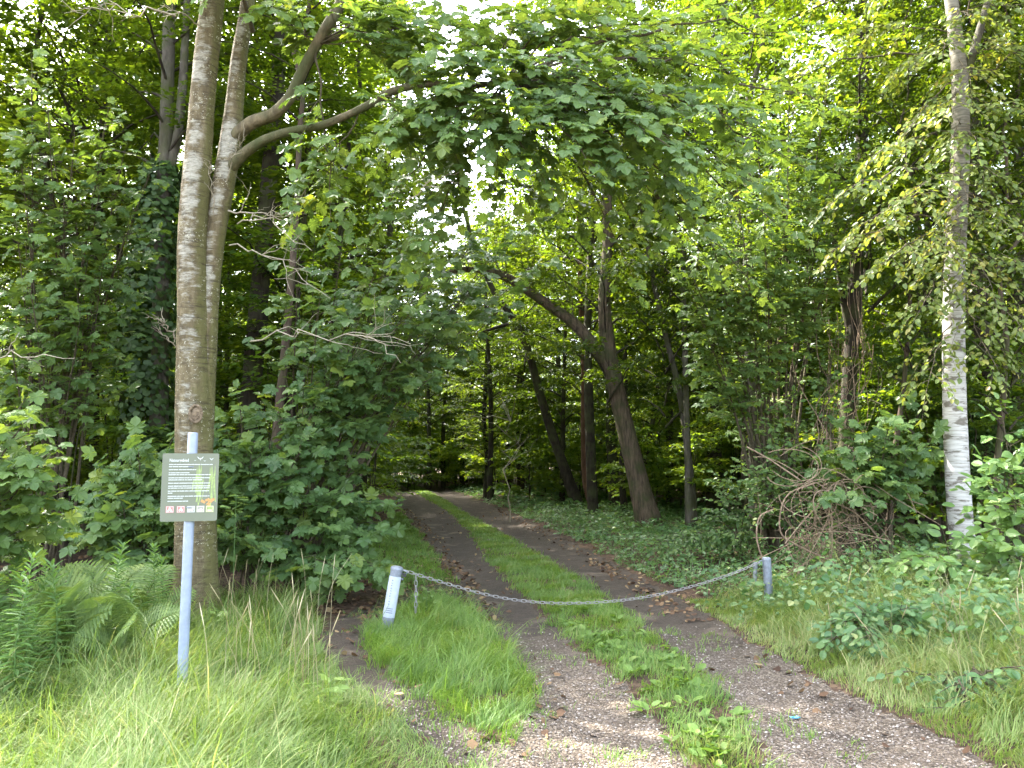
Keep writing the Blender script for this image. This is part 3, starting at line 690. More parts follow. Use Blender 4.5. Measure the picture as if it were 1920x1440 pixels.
TREES = [
 ('leaning_tree', 'stout leaning tree with ridged bark and one long bough arching left over the track', [(1219, 990, 40), (1196, 900, 36), (1172, 800, 33), (1151, 705, 31), (1139, 640, 28), (1133, 560, 23), (1140, 430, 20), (1132, 250, 17)], 18.5, M_BARKRIDGE, 1, 2, 15, .8,
  ([(1146, 700, 24), (1118, 655, 23), (1075, 605, 21), (1020, 566, 18), (950, 520, 17), (880, 505, 12), (815, 520, 8)],)),
 ('slanting_tree', 'dark bare trunk slanting to the left, just left of the leaning tree', [(1086, 955, 19), (1043, 835, 17), (1012, 735, 16), (986, 645, 14), (957, 590, 13), (925, 545, 11), (880, 440, 9)], 26, M_BARKD, 2, 3, 14, .6, ([(985, 650, 9), (960, 610, 8), (905, 622, 4)],)),
 ('slender_tree', 'slender reddish brown trunk between the slanting trunk and the leaning tree', [(1118, 962, 18), (1099, 900, 15), (1096, 800, 14), (1096, 690, 13), (1090, 560, 11), (1085, 380, 9)], 25, M_BARKR, 3, 2, 13, .6, ()),
 ('straight_tree', 'near black straight trunk directly behind the leaning tree', [(1156, 962, 22), (1146, 800, 21), (1150, 600, 19), (1142, 300, 16), (1138, 120, 13)], 27, M_BARKD, 4, 0, 17, .7, ()),
 ('slender_tree', 'thin black stem at the left foot of the leaning tree', [(1172, 968, 13), (1166, 900, 12), (1168, 830, 10), (1175, 700, 8)], 24, M_BARKD, 5, 2, 9, .45, ()),
 ('forest_tree', 'black forked trunk at the left edge of the track bend, half covered by maple leaves', [(668, 905, 30), (684, 820, 26), (697, 740, 23), (712, 660, 17), (722, 560, 14), (735, 380, 11)], 21, M_BARKD, 6, 0, 15, .75, ([(692, 770, 12), (676, 700, 9), (668, 620, 6)],)),
 ('forest_tree', 'dark trunk standing close behind and right of the two stemmed tree', [(452, 960, 38), (468, 760, 36), (482, 600, 35), (496, 450, 33), (512, 250, 30), (528, 60, 27)], 14, M_BARKD, 7, 1, 18, .8, ()),
 ('forest_tree', 'grey forked trunk behind the two stemmed tree, on its left', [(296, 1000, 34), (300, 700, 31), (305, 400, 28), (312, 240, 25), (318, 0, 22), (322, -150, 20)], 12, M_BARKG, 8, 3, 16, .8, ([(318, 320, 18), (335, 240, 17), (345, 120, 15), (352, -20, 13)],)),
 ('forest_tree', 'straight dark trunk in the shade at the far left', [(170, 1010, 24), (174, 760, 22), (178, 500, 20), (190, 300, 18), (208, 120, 16)], 16, M_BARKD, 9, 0, 17, .8, ()),
 ('slender_tree', 'thin dark stem left of the straight trunk in the far left shade', [(96, 1000, 13), (102, 800, 12), (112, 600, 11), (118, 380, 9)], 15, M_BARKD, 10, 2, 11, .6, ()),
 ('slender_tree', 'thin forked stem high up between the far left trunk and the grey forked trunk', [(232, 1000, 12), (228, 700, 11), (222, 350, 11), (212, 200, 10), (196, 40, 8)], 17, M_BARKD, 11, 3, 14, .6, ([(222, 330, 7), (238, 220, 6), (250, 90, 5)],)),
 ('slender_tree', 'slender curving stem first to the right of the leaning tree', [(1298, 955, 15), (1291, 860, 13), (1275, 740, 12), (1246, 620, 11), (1224, 520, 10), (1205, 400, 8)], 18, M_BARKG, 12, 2, 12, .6, ()),
 ('slender_tree', 'straight thin stem twinned with the curving stem right of the leaning tree', [(1292, 955, 12), (1288, 800, 11), (1284, 640, 10), (1280, 480, 9), (1283, 300, 8)], 17.6, M_BARKG, 13, 0, 14, .55, ()),
 ('slender_tree', 'short dark stem leaning right behind the curving twin stems', [(1205, 900, 9), (1222, 800, 9), (1240, 700, 8), (1262, 600, 6)], 24, M_BARKD, 14, 2, 9, .5, ()),
 ('straight_tree', 'black straight trunk midway between the leaning tree and the vine hung tree', [(1334, 950, 17), (1336, 800, 16), (1342, 640, 15), (1350, 500, 14), (1356, 330, 12)], 22, M_BARKD, 15, 1, 17, .7, ()),
 ('forest_tree', 'grey brown trunk behind the bramble tangle with a small fork', [(1416, 930, 20), (1411, 800, 18), (1403, 660, 17), (1396, 560, 16), (1404, 440, 14), (1410, 250, 12)], 14.5, M_BARKG, 16, 3, 15, .65, ([(1397, 570, 9), (1385, 500, 8), (1370, 430, 6)],)),
 ('forest_tree', 'dark thick trunk seen high up left of the grey brown trunk', [(1402, 900, 20), (1398, 700, 20), (1390, 560, 19), (1378, 460, 18), (1370, 330, 16)], 20, M_BARKD, 17, 0, 16, .7, ()),
 ('slender_tree', 'thin dark stem between the grey brown trunk and the vine hung tree', [(1480, 930, 11), (1474, 780, 10), (1468, 600, 10), (1462, 470, 9)], 17, M_BARKD, 18, 2, 13, .6, ()),
 ('forest_tree', 'vine hung dark trunk rising behind the bramble tangle', [(1588, 1000, 30), (1586, 860, 27), (1592, 720, 26), (1600, 600, 27), (1606, 480, 26), (1614, 300, 23), (1620, 120, 20)], 12, M_BARKD, 19, 1, 16, .7, ([(1596, 640, 14), (1578, 540, 13), (1562, 430, 11)],)),
 ('slender_tree', 'bare slanting brown stem between the vine hung tree and the birch', [(1664, 985, 11), (1676, 860, 10), (1690, 760, 9), (1700, 660, 8), (1706, 560, 7)], 11.5, M_BARKB, 20, 2, 10, .45, ()),
 ('slender_tree', 'thin dark stem just left of the birch, deep in shade', [(1722, 960, 12), (1728, 780, 11), (1735, 600, 10), (1738, 420, 9)], 16, M_BARKD, 21, 3, 14, .6, ()),
 ('slender_tree', 'brown young stem at the right edge, right of the birch', [(1862, 1080, 13), (1868, 900, 12), (1880, 760, 11), (1888, 640, 9)], 10.6, M_BARKB, 22, 2, 9, .45, ()),
 ('forest_tree', 'grey trunk behind the upper birch crown at the right edge', [(1905, 960, 20), (1910, 700, 19), (1912, 420, 18), (1908, 200, 16), (1900, 20, 14)], 15, M_BARKG, 23, 0, 17, .75, ()),
 ('slender_tree', 'thin stem rising alone in the lit gap left of the slanting trunk', [(912, 905, 10), (914, 860, 10), (908, 780, 8), (915, 640, 7)], 33, M_BARKD, 24, 2, 9, .5, ()),
 ('forest_tree', 'brown slanting trunk among maple leaves right of the two stemmed tree', [(492, 990, 20), (505, 910, 22), (516, 850, 20), (526, 740, 17), (545, 540, 14), (556, 380, 12), (562, 240, 10)], 11.5, M_BARKB, 25, 3, 13, .6, ()),
 ('slender_tree', 'thin upright stem in the lit gap right of the two stemmed tree', [(420, 900, 9), (424, 760, 9), (426, 640, 8), (430, 500, 7)], 20, M_BARKD, 26, 2, 11, .55, ()),
 ('slender_tree', 'dark stem among the leaves above the maple bush left of the track', [(606, 930, 12), (615, 760, 11), (630, 520, 10), (646, 360, 9), (660, 200, 8)], 16, M_BARKD, 27, 0, 14, .6, ()),
]
ROOT = {}
for nm, lb, pts, Y, mt, sd, cr, H, cs, ex in TREES:
    ROOT[sd] = wood_tree(nm, lb, pts, Y, mt, sd, cr, H, cs, extra=ex)

# further trees deeper in the wood that nothing tells apart
rng = np.random.default_rng(77)
TV = []
for k in range(3):
    mb = MB(); H = (15, 17, 13)[k]
    P = np.array([[0, 0, -.15], [rng.normal(0, .15), rng.normal(0, .15), H * .3], [rng.normal(0, .35), rng.normal(0, .35), H * .65], [rng.normal(0, .5), rng.normal(0, .5), H]])
    S = spline(P, 22); tube(mb, S, np.linspace(.13, .02, 22), 9, 0, wob=.07, rng=rng)
    o = mb.build('trunk', M_BARKD); TV.append((o.data, H)); bpy.data.objects.remove(o)
spots = []
for _ in range(6000):
    y = 11 + 67 * rng.random() ** .85; x = rng.uniform(-.85 * y - 6, .85 * y + 6)
    if y < 44 and x > edge(0, y) - 1.5 and x < edge(3, y) + 1.6: continue
    if (y < 13.5 and abs(x) < 7.5) or (y < 21 and .2 < x < 7.5) or (y < 15 and x < 0 and x > -7): continue
    if any((x - a) ** 2 + (y - b) ** 2 < (3.0 + .018 * y) ** 2 for a, b in spots): continue
    if shaft_tree(x, y, 17, 1.2) or (y > 24 and min(np.linalg.norm(np.cross(np.array([x, y, z_]) - np.array(q_), SUNV)) if np.dot(np.array([x, y, z_]) - np.array(q_), SUNV) > 0 else 9 for q_ in ((-1.0, 30, 3.5), (1.2, 30, 4.)) for z_ in (5, 7, 9, 11, 13, 15)) < 2.0): continue
    spots.append((x, y))
    if len(spots) >= 230: break
# the edge of the wood outside the frame on the left still shades the foreground
spots += [(-.9, 31.5), (-5.4, 27.5), (-2.9, 45.5), (.3, 35), (-.2, 38), (1.6, 44), (-6.6, 31), (-8.0, 37), (-4.2, 47.5), (-1.4, 46)]
spots += [(-12, 10.5), (-14, 6.0), (9.5, 9.0), (12.5, 12)]
for x, y in spots:
    k = rng.integers(0, 3); c = rng.integers(0, 4); z = float(hgt(x, y))
    r = thing('background_tree', 'slender dark tree among many like it deep in the wood', 'tree', (x, y, z), 'slender trees deep in the wood')
    o = bpy.data.objects.new('trunk', TV[k][0]); COL.objects.link(o); o.parent = r; s_ = rng.uniform(.75, 1.35); o.scale = (s_, s_, rng.uniform(.9, 1.1)); o.rotation_euler = (0, 0, rng.uniform(0, 6.28))
    put_crown(r, int(c), (0, 0, 0), rng.uniform(.8, 1.15), TV[k][1] / LIB[c][2] * rng.uniform(.85, 1.1), rng.uniform(0, 6.28))

# ------------------------------------------------------------------ understorey: one mass of leafy saplings in the shade
def sapling_leaves(seed, H, nst, leaf, gap):
    rng = np.random.default_rng(seed); L = Leaves(); mbw = MB()
    for s_ in range(nst):
        az = rng.uniform(0, 6.28); sp = rng.uniform(.1, .5) * H * .35
        top = np.array([math.cos(az) * sp, math.sin(az) * sp, H * rng.uniform(.75, 1.05)])
        St = arc([0, 0, 0], top, .04, 8, rng)
        tube(mbw, St, np.linspace(.018, .005, 8), 4, 1, cap=False)
        nb = int(7 * H / 3)
        for k in range(nb):
            f = .22 + .78 * (k + .5) / nb; q = St[int(f * 7)]
            a2 = k * 2.4 + rng.normal(0, .4); ln = (1.15 - .7 * f) * .42 * H * rng.uniform(.5, 1.1)
            p1 = q + np.array([math.cos(a2) * ln, math.sin(a2) * ln, ln * rng.uniform(0, .35)])
            bough(None, L, arc(q, p1, .08, 6, rng), .01, .003, rng, .2, 12, .55, leaf, gap, .15, .2, .22, .45 + rng.normal(0, .14), twigs=False)
    mbw2 = MB(); L.emit(mbw2, KITE, 0)
    for v, (f, m_, t_, sm) in zip(mbw.v, mbw.blocks): pass
    return L, mbw
SAP = [sapling_leaves(300 + k, H, n, .12, .066) for k, (H, n) in enumerate(((3.0, 3), (4.2, 3), (2.2, 4), (5.2, 3)))]
rng = np.random.default_rng(91)
UN = [[], [], [], [], []]; mbu = MB(); sp2 = []
for _ in range(16000):
    y = 11.5 + 70 * rng.random() ** .9; x = rng.uniform(-.78 * y - 2, .78 * y + 2)
    clear = 1.1 if y > 18 else 2.2
    if in_shaft((x, y, 2.5), 1.5) or in_shaft((x, y, 1.2), 1.3) or in_shaft((x, y, 4.), 1.3): continue
    if y < 43 and x > edge(0, y) - clear and x < edge(3, y) + clear + (1.6 if y < 22 else -.3): continue
    if (y < 14 and 1 < x < 6) or (y < 27 and .02 < x / y < .155) or (y < 19.5 and .15 < x / y < .29): continue
    if any((x - a) ** 2 + (y - b) ** 2 < (1.15 + .017 * y) ** 2 for a, b in sp2): continue
    sp2.append((x, y))
    if len(sp2) >= 980: break
for _ in range(900):                                           # the farthest wood, closing the view along the track
    y = rng.uniform(60, 98); x = rng.uniform(-.50 * y, .42 * y)
    if any((x - a) ** 2 + (y - b) ** 2 < 2.3 ** 2 for a, b in sp2[-300:]): continue
    sp2.append((x, y))
    if len(sp2) > 1400: break
for yy in (43.5, 47, 51, 56, 60):
    for xx in np.arange(edge(0, yy) - 2.5, edge(3, yy) + 3, 1.35): sp2.append((float(xx + rng.normal(0, .3)), yy + rng.normal(0, .6)))
for x, y in sp2:
    k = rng.integers(0, 4); L, wd_ = SAP[k]; a = rng.uniform(0, 6.28); c_, s_ = math.cos(a), math.sin(a); sc_ = rng.uniform(.75, 1.25) * (2.1 if y > 60 else 1.5 if y > 48 else 1.0)
    R3 = np.array([[c_, -s_, 0], [s_, c_, 0], [0, 0, 1]]); off = np.array([x, y, float(hgt(x, y))])
    p = np.concatenate(L.p); n_ = len(p); m = rng.random(n_) < (1.0 if y < 26 else .55 if y < 60 else .4)
    UN[0].append((p @ R3.T * sc_ + off)[m]); UN[1].append((np.concatenate(L.d) @ R3.T)[m]); UN[2].append((np.concatenate(L.n) @ R3.T)[m])
    UN[3].append(np.concatenate(L.s)[m] * (1.0 if y < 26 else 1.45 if y < 60 else 1.9)); UN[4].append(np.clip(np.concatenate(L.t)[m] + rng.normal(0, .1), 0, 1))
    for v, (f, m_, t_, sm) in zip(wd_.v, wd_.blocks):
        mbu.add(v @ R3.T * sc_ + off, f - f.min(), 1, .5)
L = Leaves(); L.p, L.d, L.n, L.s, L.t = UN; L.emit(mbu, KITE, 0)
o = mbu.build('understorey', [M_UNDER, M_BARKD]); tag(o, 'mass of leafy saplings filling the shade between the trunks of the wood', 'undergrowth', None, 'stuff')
print('understorey leaves', L.count())

# ------------------------------------------------------------------ two stemmed tree beside the notice board
Y1 = 7.75
b1 = gz(at(368, 1165, Y1))
t1 = thing('maple_tree', 'tall two stemmed tree with pale lichen bands on its bark, beside the notice board', 'tree', b1)
trunk_part([(370, 1168, 92), (368, 1100, 80), (366, 980, 73), (364, 850, 68), (362, 700, 62), (361, 560, 56), (361, 450, 53), (369, 330, 51), (379, 200, 46), (390, 80, 45), (402, -30, 42), (420, -260, 34), (440, -700, 20)], Y1, M_LICHEN, t1, n=150, sides=30, wob=.034, seed=3, flare=(.34, 5, .022), root=True)
_, SB = trunk_part([(372, 960, 40, .05), (378, 800, 44, .06), (384, 650, 44, .08), (392, 540, 40, .10), (404, 440, 40, .12), (420, 340, 42, .12), (434, 260, 42, .12), (440, 190, 34, .12), (448, 110, 30, .15), (462, 20, 27, .2), (474, -120, 22, .3), (490, -500, 12, .4)], Y1, M_LICHEN, t1, 'stem', n=110, sides=22, wob=.04, seed=5)
_, SB2 = trunk_part([(432, 262, 28, .1), (470, 232, 26, .02), (512, 214, 24, -.05), (544, 182, 22, -.1), (566, 135, 21, -.12), (602, 68, 20, -.15), (645, -5, 22, -.2), (720, -160, 17, -.3)], Y1, M_LIMB, t1, 'limb', n=60, sides=16, wob=.03, seed=6)
_, SB3 = trunk_part([(428, 318, 25, .1), (458, 288, 21, 0), (498, 262, 18, -.1), (545, 246, 16, -.15), (600, 236, 15, -.2), (655, 214, 14, -.2), (700, 192, 16, -.2), (735, 172, 15, -.2), (800, 158, 13, -.2), (880, 162, 12, -.2), (950, 150, 8, -.1)], Y1, M_LIMB, t1, 'limb', n=70, sides=14, wob=.03, seed=7)
# knot scar and the dark seam below the fork
mk = MB()
c = at(367, 776, Y1 - .20); a = np.linspace(0, 2 * PI, 15)[:-1]
ringp = lambda r, dy: np.stack([c[0] + np.cos(a) * r * .06 * 1.0, np.full(14, c[1] + dy), c[2] + np.sin(a) * r * .085], -1)
tube(mk, np.vstack([ringp(1, 0), ringp(1, 0)[:2]]), .014, 6)
vv = np.vstack([ringp(.85, .006), [c[0], c[1] - .012, c[2]]]); jj = np.arange(14); mk.add(vv, np.stack([jj, (jj + 1) % 14, np.full(14, 14)], -1))
mk.build('knot', M_KNOT, t1, origin=b1)
# bare dead twigs near the fork
md = MB(); rg2 = np.random.default_rng(12)
def dead_branch(mb, p0, p1, r, rg, n=9, sub=7, sl=.35):
    P = arc(p0, p1, .06, 12, rg, .10); tube(mb, P, np.linspace(r, .002, 12), 5, cap=False)
    T = norm(np.gradient(P, axis=0)); ln = np.linalg.norm(np.asarray(p1) - p0)
    for k in range(sub):
        i = int(rg.uniform(.25, .95) * 11); d = norm(T[i] + rg.normal(0, .6, 3)); e = P[i] + d * ln * sl * rg.uniform(.4, 1.1)
        Q = arc(P[i], e, rg.uniform(-.1, .15), 7, rg, .12); tube(mb, Q, np.linspace(r * .5, .0015, 7), 4, cap=False)
        if rg.random() < .7:
            e2 = Q[4] + norm(d + rg.normal(0, .8, 3)) * ln * sl * .5; tube(mb, arc(Q[4], e2, .05, 5, rg, .1), np.linspace(r * .3, .0012, 5), 3, cap=False)
for p0, p1, r in (((428, 395, 7.8), (585, 470, 7.2), .011), ((425, 340, 7.75), (460, 260, 7.3), .008), ((400, 400, 7.6), (395, 310, 7.3), .007), ((445, 420, 7.7), (560, 400, 7.3), .008), ((430, 460, 7.8), (620, 560, 7.4), .009), ((335, 640, 7.7), (285, 590, 7.3), .010), ((333, 655, 7.7), (288, 612, 7.4), .006)):
    md = MB(); dead_branch(md, at(*p0), at(*p1), r, rg2); md.build('dead_branch', M_PALETWIG, t1, origin=b1)
for p0, p1, r, n_ in (((470, 640, 7.9), (770, 645, 7.0), .009, 9), ((330, 30, 7.8), (120, 25, 7.4), .012, 9), ((390, 60, 7.7), (300, 10, 7.2), .01, 7), ((760, 380, 7.4), (870, 320, 7.2), .007, 7)):
    md = MB(); dead_branch(md, at(*p0), at(*p1), r, rg2, sub=n_); md.build('dead_branch', M_PALETWIG, t1, origin=b1)


def crown_from(parent, origin, jobs, mat, shape, seed, leaf=.13, name='crown', twig=M_TWIG, **kw):
    """jobs: (start xyz, (px,py,Y) end, twigs count, twig length)"""
    rng = np.random.default_rng(seed); mbw = MB(); L = Leaves()
    for job in jobs:
        p0, e, n_tw, tl = job[:4]; p1 = at(*e) if len(e) == 3 and e[0] > 30 or e[0] < -30 else np.asarray(e)
        args = dict(kw); args.update(job[4] if len(job) > 4 else {})
        ln = np.linalg.norm(p1 - p0); r0 = max(.007, .007 * ln)
        bough(mbw, L, arc(p0, p1, args.pop('sag', .08), 10, rng, .06), r0, .004, rng, args.pop('start', .35), n_tw, tl, args.pop('leaf', leaf), args.pop('gap', .075), args.pop('droop', .25), args.pop('hang', .35), args.pop('tiltn', .33), args.pop('base_t', .5) + rng.normal(0, .07), open_=args.pop('open_', .65), mat=1, **args)
    L.emit(mbw, shape, 0)
    return mbw.build(name, [mat, twig], parent, origin=origin)

lr_, lS = ROOT[1]
jobs = []
for (sx_, sy_), e in (((950, 520), (840, 430, 17)), ((950, 520), (900, 370, 17.3)), ((1000, 555), (950, 410, 17.6)), ((1000, 555), (1000, 350, 18.2)), ((880, 505), (870, 470, 16.8)), ((1075, 605), (1050, 450, 18.2)), ((1000, 555), (985, 470, 17.6)), ((880, 505), (800, 470, 17)), ((950, 520), (930, 300, 18)), ((1140, 430), (1080, 330, 18.3)), ((1140, 430), (1210, 380, 18)), ((1075, 605), (1010, 520, 17.6)), ((1140, 500), (1230, 500, 18))):
    jobs.append((at(sx_, sy_, 18.5), e, 16, .8))
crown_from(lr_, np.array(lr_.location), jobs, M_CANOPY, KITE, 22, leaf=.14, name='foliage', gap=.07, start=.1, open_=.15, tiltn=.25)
e3 = SB3[-1, :3]; m3 = SB3[45, :3]; e2 = SB2[40, :3]; f3 = SB3[60, :3]
jobs = [(m3, (760, 250, 7.3), 10, .55), (m3, (840, 260, 7.2), 11, .55), (f3, (900, 240, 7.0), 12, .6), (f3, (1000, 300, 7.1), 12, .6), (e3, (1040, 200, 7.2), 12, .6), (e3, (1120, 260, 7.0), 14, .6),
        (e3, (1230, 200, 7.3), 15, .6), (e3, (1180, 330, 7.4), 14, .6), (e3, (1310, 290, 7.2), 16, .6), (e3, (1290, 380, 7.6), 15, .6), (e3, (1400, 240, 7.8), 16, .65), (e3, (1420, 350, 8.0), 16, .65), (e3, (1100, 120, 7.6), 12, .6), (e3, (1350, 130, 8.0), 15, .65),
        (e2, (760, 110, 7.5), 12, .6), (e2, (860, 60, 7.4), 12, .6), (e2, (700, 20, 7.4), 10, .6), (e2, (560, 60, 7.6), 10, .55), (SB[95, :3], (520, 20, 7.4), 10, .5), (SB[100, :3], (400, -40, 7.3), 10, .6),
        (e2, (980, 60, 7.8), 12, .6), (f3, (1000, 400, 7.9), 10, .5), (m3, (780, 340, 8.2), 10, .5), (e3, (1500, 310, 8.4), 15, .65), (e3, (1480, 440, 8.6), 14, .6)]
for q, e in ((3, (720, 240, 7.0)), (3, (560, 380, 7.6)), (3, (820, 180, 6.9)), (3, (780, 420, 8.0)), (3, (880, 340, 8.2)), (3, (930, 60, 8.4)), (3, (1040, 60, 8.6)),
             (3, (1180, 60, 8.4)), (3, (1260, 60, 8.8)), (3, (960, 200, 8.2)), (3, (1560, 200, 9.0)), (3, (1470, 60, 9.0)), (3, (1080, 400, 8.6)), (3, (1200, 440, 8.8)), (3, (1320, 480, 9.0)), (3, (800, 120, 7.0)), (3, (860, 205, 6.9)), (3, (940, 110, 7.1)), (3, (960, 20, 8.0)), (3, (1060, -10, 8.2)), (2, (860, -10, 7.8)), (3, (1150, 10, 8.2)), (2, (760, 50, 7.2)), (3, (1020, 150, 7.4)), (3, (1120, 190, 8.0)), (3, (1340, 40, 8.6)), (2, (620, 400, 7.5)), (3, (700, 425, 7.6)), (3, (800, 465, 7.8)), (3, (1180, 500, 8.6)), (3, (1400, 520, 9.0)), (3, (1100, 300, 6.8)), (3, (1250, 270, 6.8))):
    jobs.append(((e2 if q == 2 else (m3 if e[0] < 700 else e3)), e, 11, .55))
# the high crown above the picture
for k in range(26):
    a = k * 2.4; R = 3.4 * rng.uniform(.5, 1.1); z = 6.6 + 7 * (k / 26)
    p0 = np.array([b1[0] + .35, b1[1], z - 1]); p1_ = p0 + np.array([math.cos(a) * R, math.sin(a) * R, .9])
    if not in_shaft(p1_, 1.5) and not in_shaft((p0 + p1_) / 2, 1.5): jobs.append((p0, p1_, 14, .9, dict(twigs=False, leaf=.16, gap=.11)))
crown_from(t1, b1, jobs, M_MAPLE, MAPLE, 21, leaf=.135)
print('t1 done')

# ------------------------------------------------------------------ birch on the right
Y2 = 9.6
b2 = gz(at(1814, 1105, Y2)); t2 = thing('birch_tree', 'white barked birch with yellow green leaves on the right bank', 'tree', b2)
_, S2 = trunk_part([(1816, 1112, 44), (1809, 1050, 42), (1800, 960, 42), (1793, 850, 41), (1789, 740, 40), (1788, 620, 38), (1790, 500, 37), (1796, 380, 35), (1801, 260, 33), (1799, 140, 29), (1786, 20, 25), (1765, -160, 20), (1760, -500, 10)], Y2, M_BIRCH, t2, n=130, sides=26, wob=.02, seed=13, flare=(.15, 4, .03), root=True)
trunk_part([(1797, 180, 18), (1830, 80, 15), (1862, -40, 12), (1900, -250, 8)], Y2, M_BARKG, t2, 'limb', n=24, sides=10, seed=14)
def on2(py): return S2[int(np.argmin(np.abs([(CAMH + 0) + 0 - 0] * 1))) if False else int(np.argmin(np.abs(S2[:, 2] - at(1795, py, Y2)[2]))), :3]
jobs = []
for py, e in ((330, (1700, 370, 9.0)), (360, (1620, 420, 9.0)), (300, (1560, 380, 8.8)), (300, (1870, 330, 9.0)), (380, (1900, 430, 8.8)), (420, (1740, 480, 8.9)), (430, (1650, 500, 8.9)), (450, (1860, 540, 8.7)), (520, (1920, 620, 8.6)), (520, (1720, 590, 8.9)), (560, (1870, 690, 8.8)),
             (600, (1740, 720, 9.0)), (200, (1900, 200, 9.2)), (150, (1700, 250, 9.3)), (120, (1880, 90, 9.4)), (80, (1690, 120, 9.6)), (60, (1600, 60, 9.8)), (30, (1820, 30, 9.2)), (20, (1930, 10, 9.2)), (250, (1640, 290, 9.4)), (400, (1560, 470, 9.2)), (480, (1960, 500, 8.8)), (-100, (1650, -20, 9.2)), (-60, (1900, -80, 9.0)), (350, (1800, 450, 9.1)), (220, (1790, 290, 9.0)), (180, (1780, 200, 8.9)), (120, (1820, 150, 8.9)), (320, (1815, 380, 8.9)), (400, (1770, 500, 8.9)), (60, (1770, 90, 9.0)), (260, (1830, 260, 8.8)), (460, (1815, 560, 8.9))):
    jobs.append((on2(py), e, 12, .5))
for k in range(16):
    a = k * 2.4; R = 2.6 * rng.uniform(.5, 1.1); z = 7.5 + 6 * (k / 16); p0 = np.array([S2[-1, 0], Y2, z - 1]); jobs.append((p0, p0 + np.array([math.cos(a) * R, math.sin(a) * R, .5]), 14, .8, dict(twigs=False)))
crown_from(t2, b2, jobs, M_BIRCHLEAF, OVAL, 31, leaf=.085, gap=.05, droop=.55, hang=.6, tiltn=.5, base_t=.45)

# ------------------------------------------------------------------ bushes and young trees at the edge of the wood
def bush(name, label, cat, base_px, Y, tips, mat, shape, seed, leaf, stems=None, gap=.075, tw=.45, ntw=11, wood=M_TWIG, sag=.10, stem_r=.014, group=None, **kw):
    base = gz(at(base_px[0], base_px[1], Y)); r = thing(name, label, cat, base, group); rng = np.random.default_rng(seed)
    mbs = MB(); jobs = []
    for e in tips:
        p1 = at(*e); p0 = base + np.array([rng.normal(0, .12), rng.normal(0, .12), -.03]); mid = p0 * .45 + p1 * .55 + UP * sag * np.linalg.norm(p1 - p0)
        P = spline([p0, mid * .6 + p0 * .4 + UP * .12, mid, p1], 14); tube(mbs, P, np.linspace(stem_r, .004, 14), 6, cap=False)
        jobs.append((P[4], P[-1], int(ntw * max(1, np.linalg.norm(P[-1] - P[4]) / 1.9)), tw)); jobs.append((P[8], P[11] + rng.normal(0, .25, 3) * np.array([1, 1, .6]), max(5, ntw // 2), tw))
    mbs.build('stem', wood, r, origin=base)
    L = Leaves(); mbw = MB()
    for p0, p1, n_, tl in jobs:
        bough(mbw, L, arc(p0, p1, .08, 9, rng, .06), .006, .003, rng, kw.get('start', .2), n_, keep=kw.get('keep', 1.0), tw_len=tl, leaf=leaf, gap=gap, droop=kw.get('droop', .25), hang=kw.get('hang', .38), tiltn=kw.get('tiltn', .33), base_t=kw.get('base_t', .5) + rng.normal(0, .07), open_=.7, mat=1)
    L.emit(mbw, shape, 0); mbw.build('foliage', [mat, wood], r, origin=base)
    return r
bush('maple_bush', 'big leaved maple bush spilling towards the track behind the side path', 'bush', (560, 1010), 9.6,
     [(640, 1040, 8.8), (690, 1000, 9.0), (700, 940, 9.2), (640, 930, 8.9), (570, 940, 8.7), (560, 1060, 8.6), (500, 1040, 8.7), (610, 990, 8.7), (660, 870, 9.4), (600, 840, 9.3), (480, 960, 8.9), (705, 1060, 8.9)], M_SHRUBLEAF, MAPLE, 41, .15, ntw=10, tw=.42)
bush('maple_bush', 'young maple with broad leaves to the right of the two stemmed tree', 'bush', (470, 1080), 9.0,
     [(450, 760, 8.6), (520, 790, 8.7), (590, 760, 8.9), (560, 850, 8.6), (470, 860, 8.5), (430, 930, 8.5), (620, 700, 9.2), (430, 820, 8.7), (440, 1010, 8.4)], M_SHRUBLEAF, MAPLE, 42, .15, ntw=11, tw=.45)
bush('maple_sapling', 'tall maple sapling reaching broad leaves over the track from the left', 'young tree', (545, 1000), 10.2,
     [(700, 520, 8.8), (800, 545, 8.8), (890, 540, 9.2), (650, 600, 8.6), (770, 630, 9.0), (700, 680, 9.0), (600, 560, 8.8), (740, 730, 9.3), (860, 600, 9.2), (640, 470, 9.2), (560, 480, 9.2), (760, 450, 9.6), (930, 480, 10), (960, 560, 10), (700, 590, 8.6), (820, 490, 9.0), (900, 430, 9.8), (840, 400, 9.6), (980, 430, 10.4), (1000, 500, 10.8)], M_SHRUBLEAF, MAPLE, 43, .155, ntw=10, tw=.48, stem_r=.022, keep=.72)
bush('maple_bush', 'shaded bush of broad leaves between the ferns and the two stemmed tree', 'bush', (260, 1100), 8.6,
     [(200, 880, 8.2), (260, 850, 8.3), (310, 900, 8.3), (230, 950, 8.0), (290, 980, 8.0), (180, 960, 8.2), (320, 830, 8.6), (130, 1000, 8.2), (300, 1040, 8.0)], M_SHRUBLEAF, MAPLE, 44, .165, ntw=9, tw=.42)
lb = bush('maple_bush', 'pale green bush with pointed leaves hanging in at the far left', 'bush', (-160, 1180), 6.4,
     [(40, 800, 6.0), (90, 850, 6.0), (20, 880, 5.9), (100, 930, 6.2), (0, 960, 5.9), (40, 760, 6.2), (-40, 840, 6.0), (60, 990, 6.3), (-20, 1020, 6)], M_MAPLE, MAPLE, 45, .125, ntw=12, tw=.36, base_t=.48)
md = MB(); dead_branch(md, at(-80, 690, 6.2), at(140, 672, 6.0), .008, rg2, sub=5, sl=.2); md.build('bare_branch', M_PALETWIG, lb, origin=lb.location)
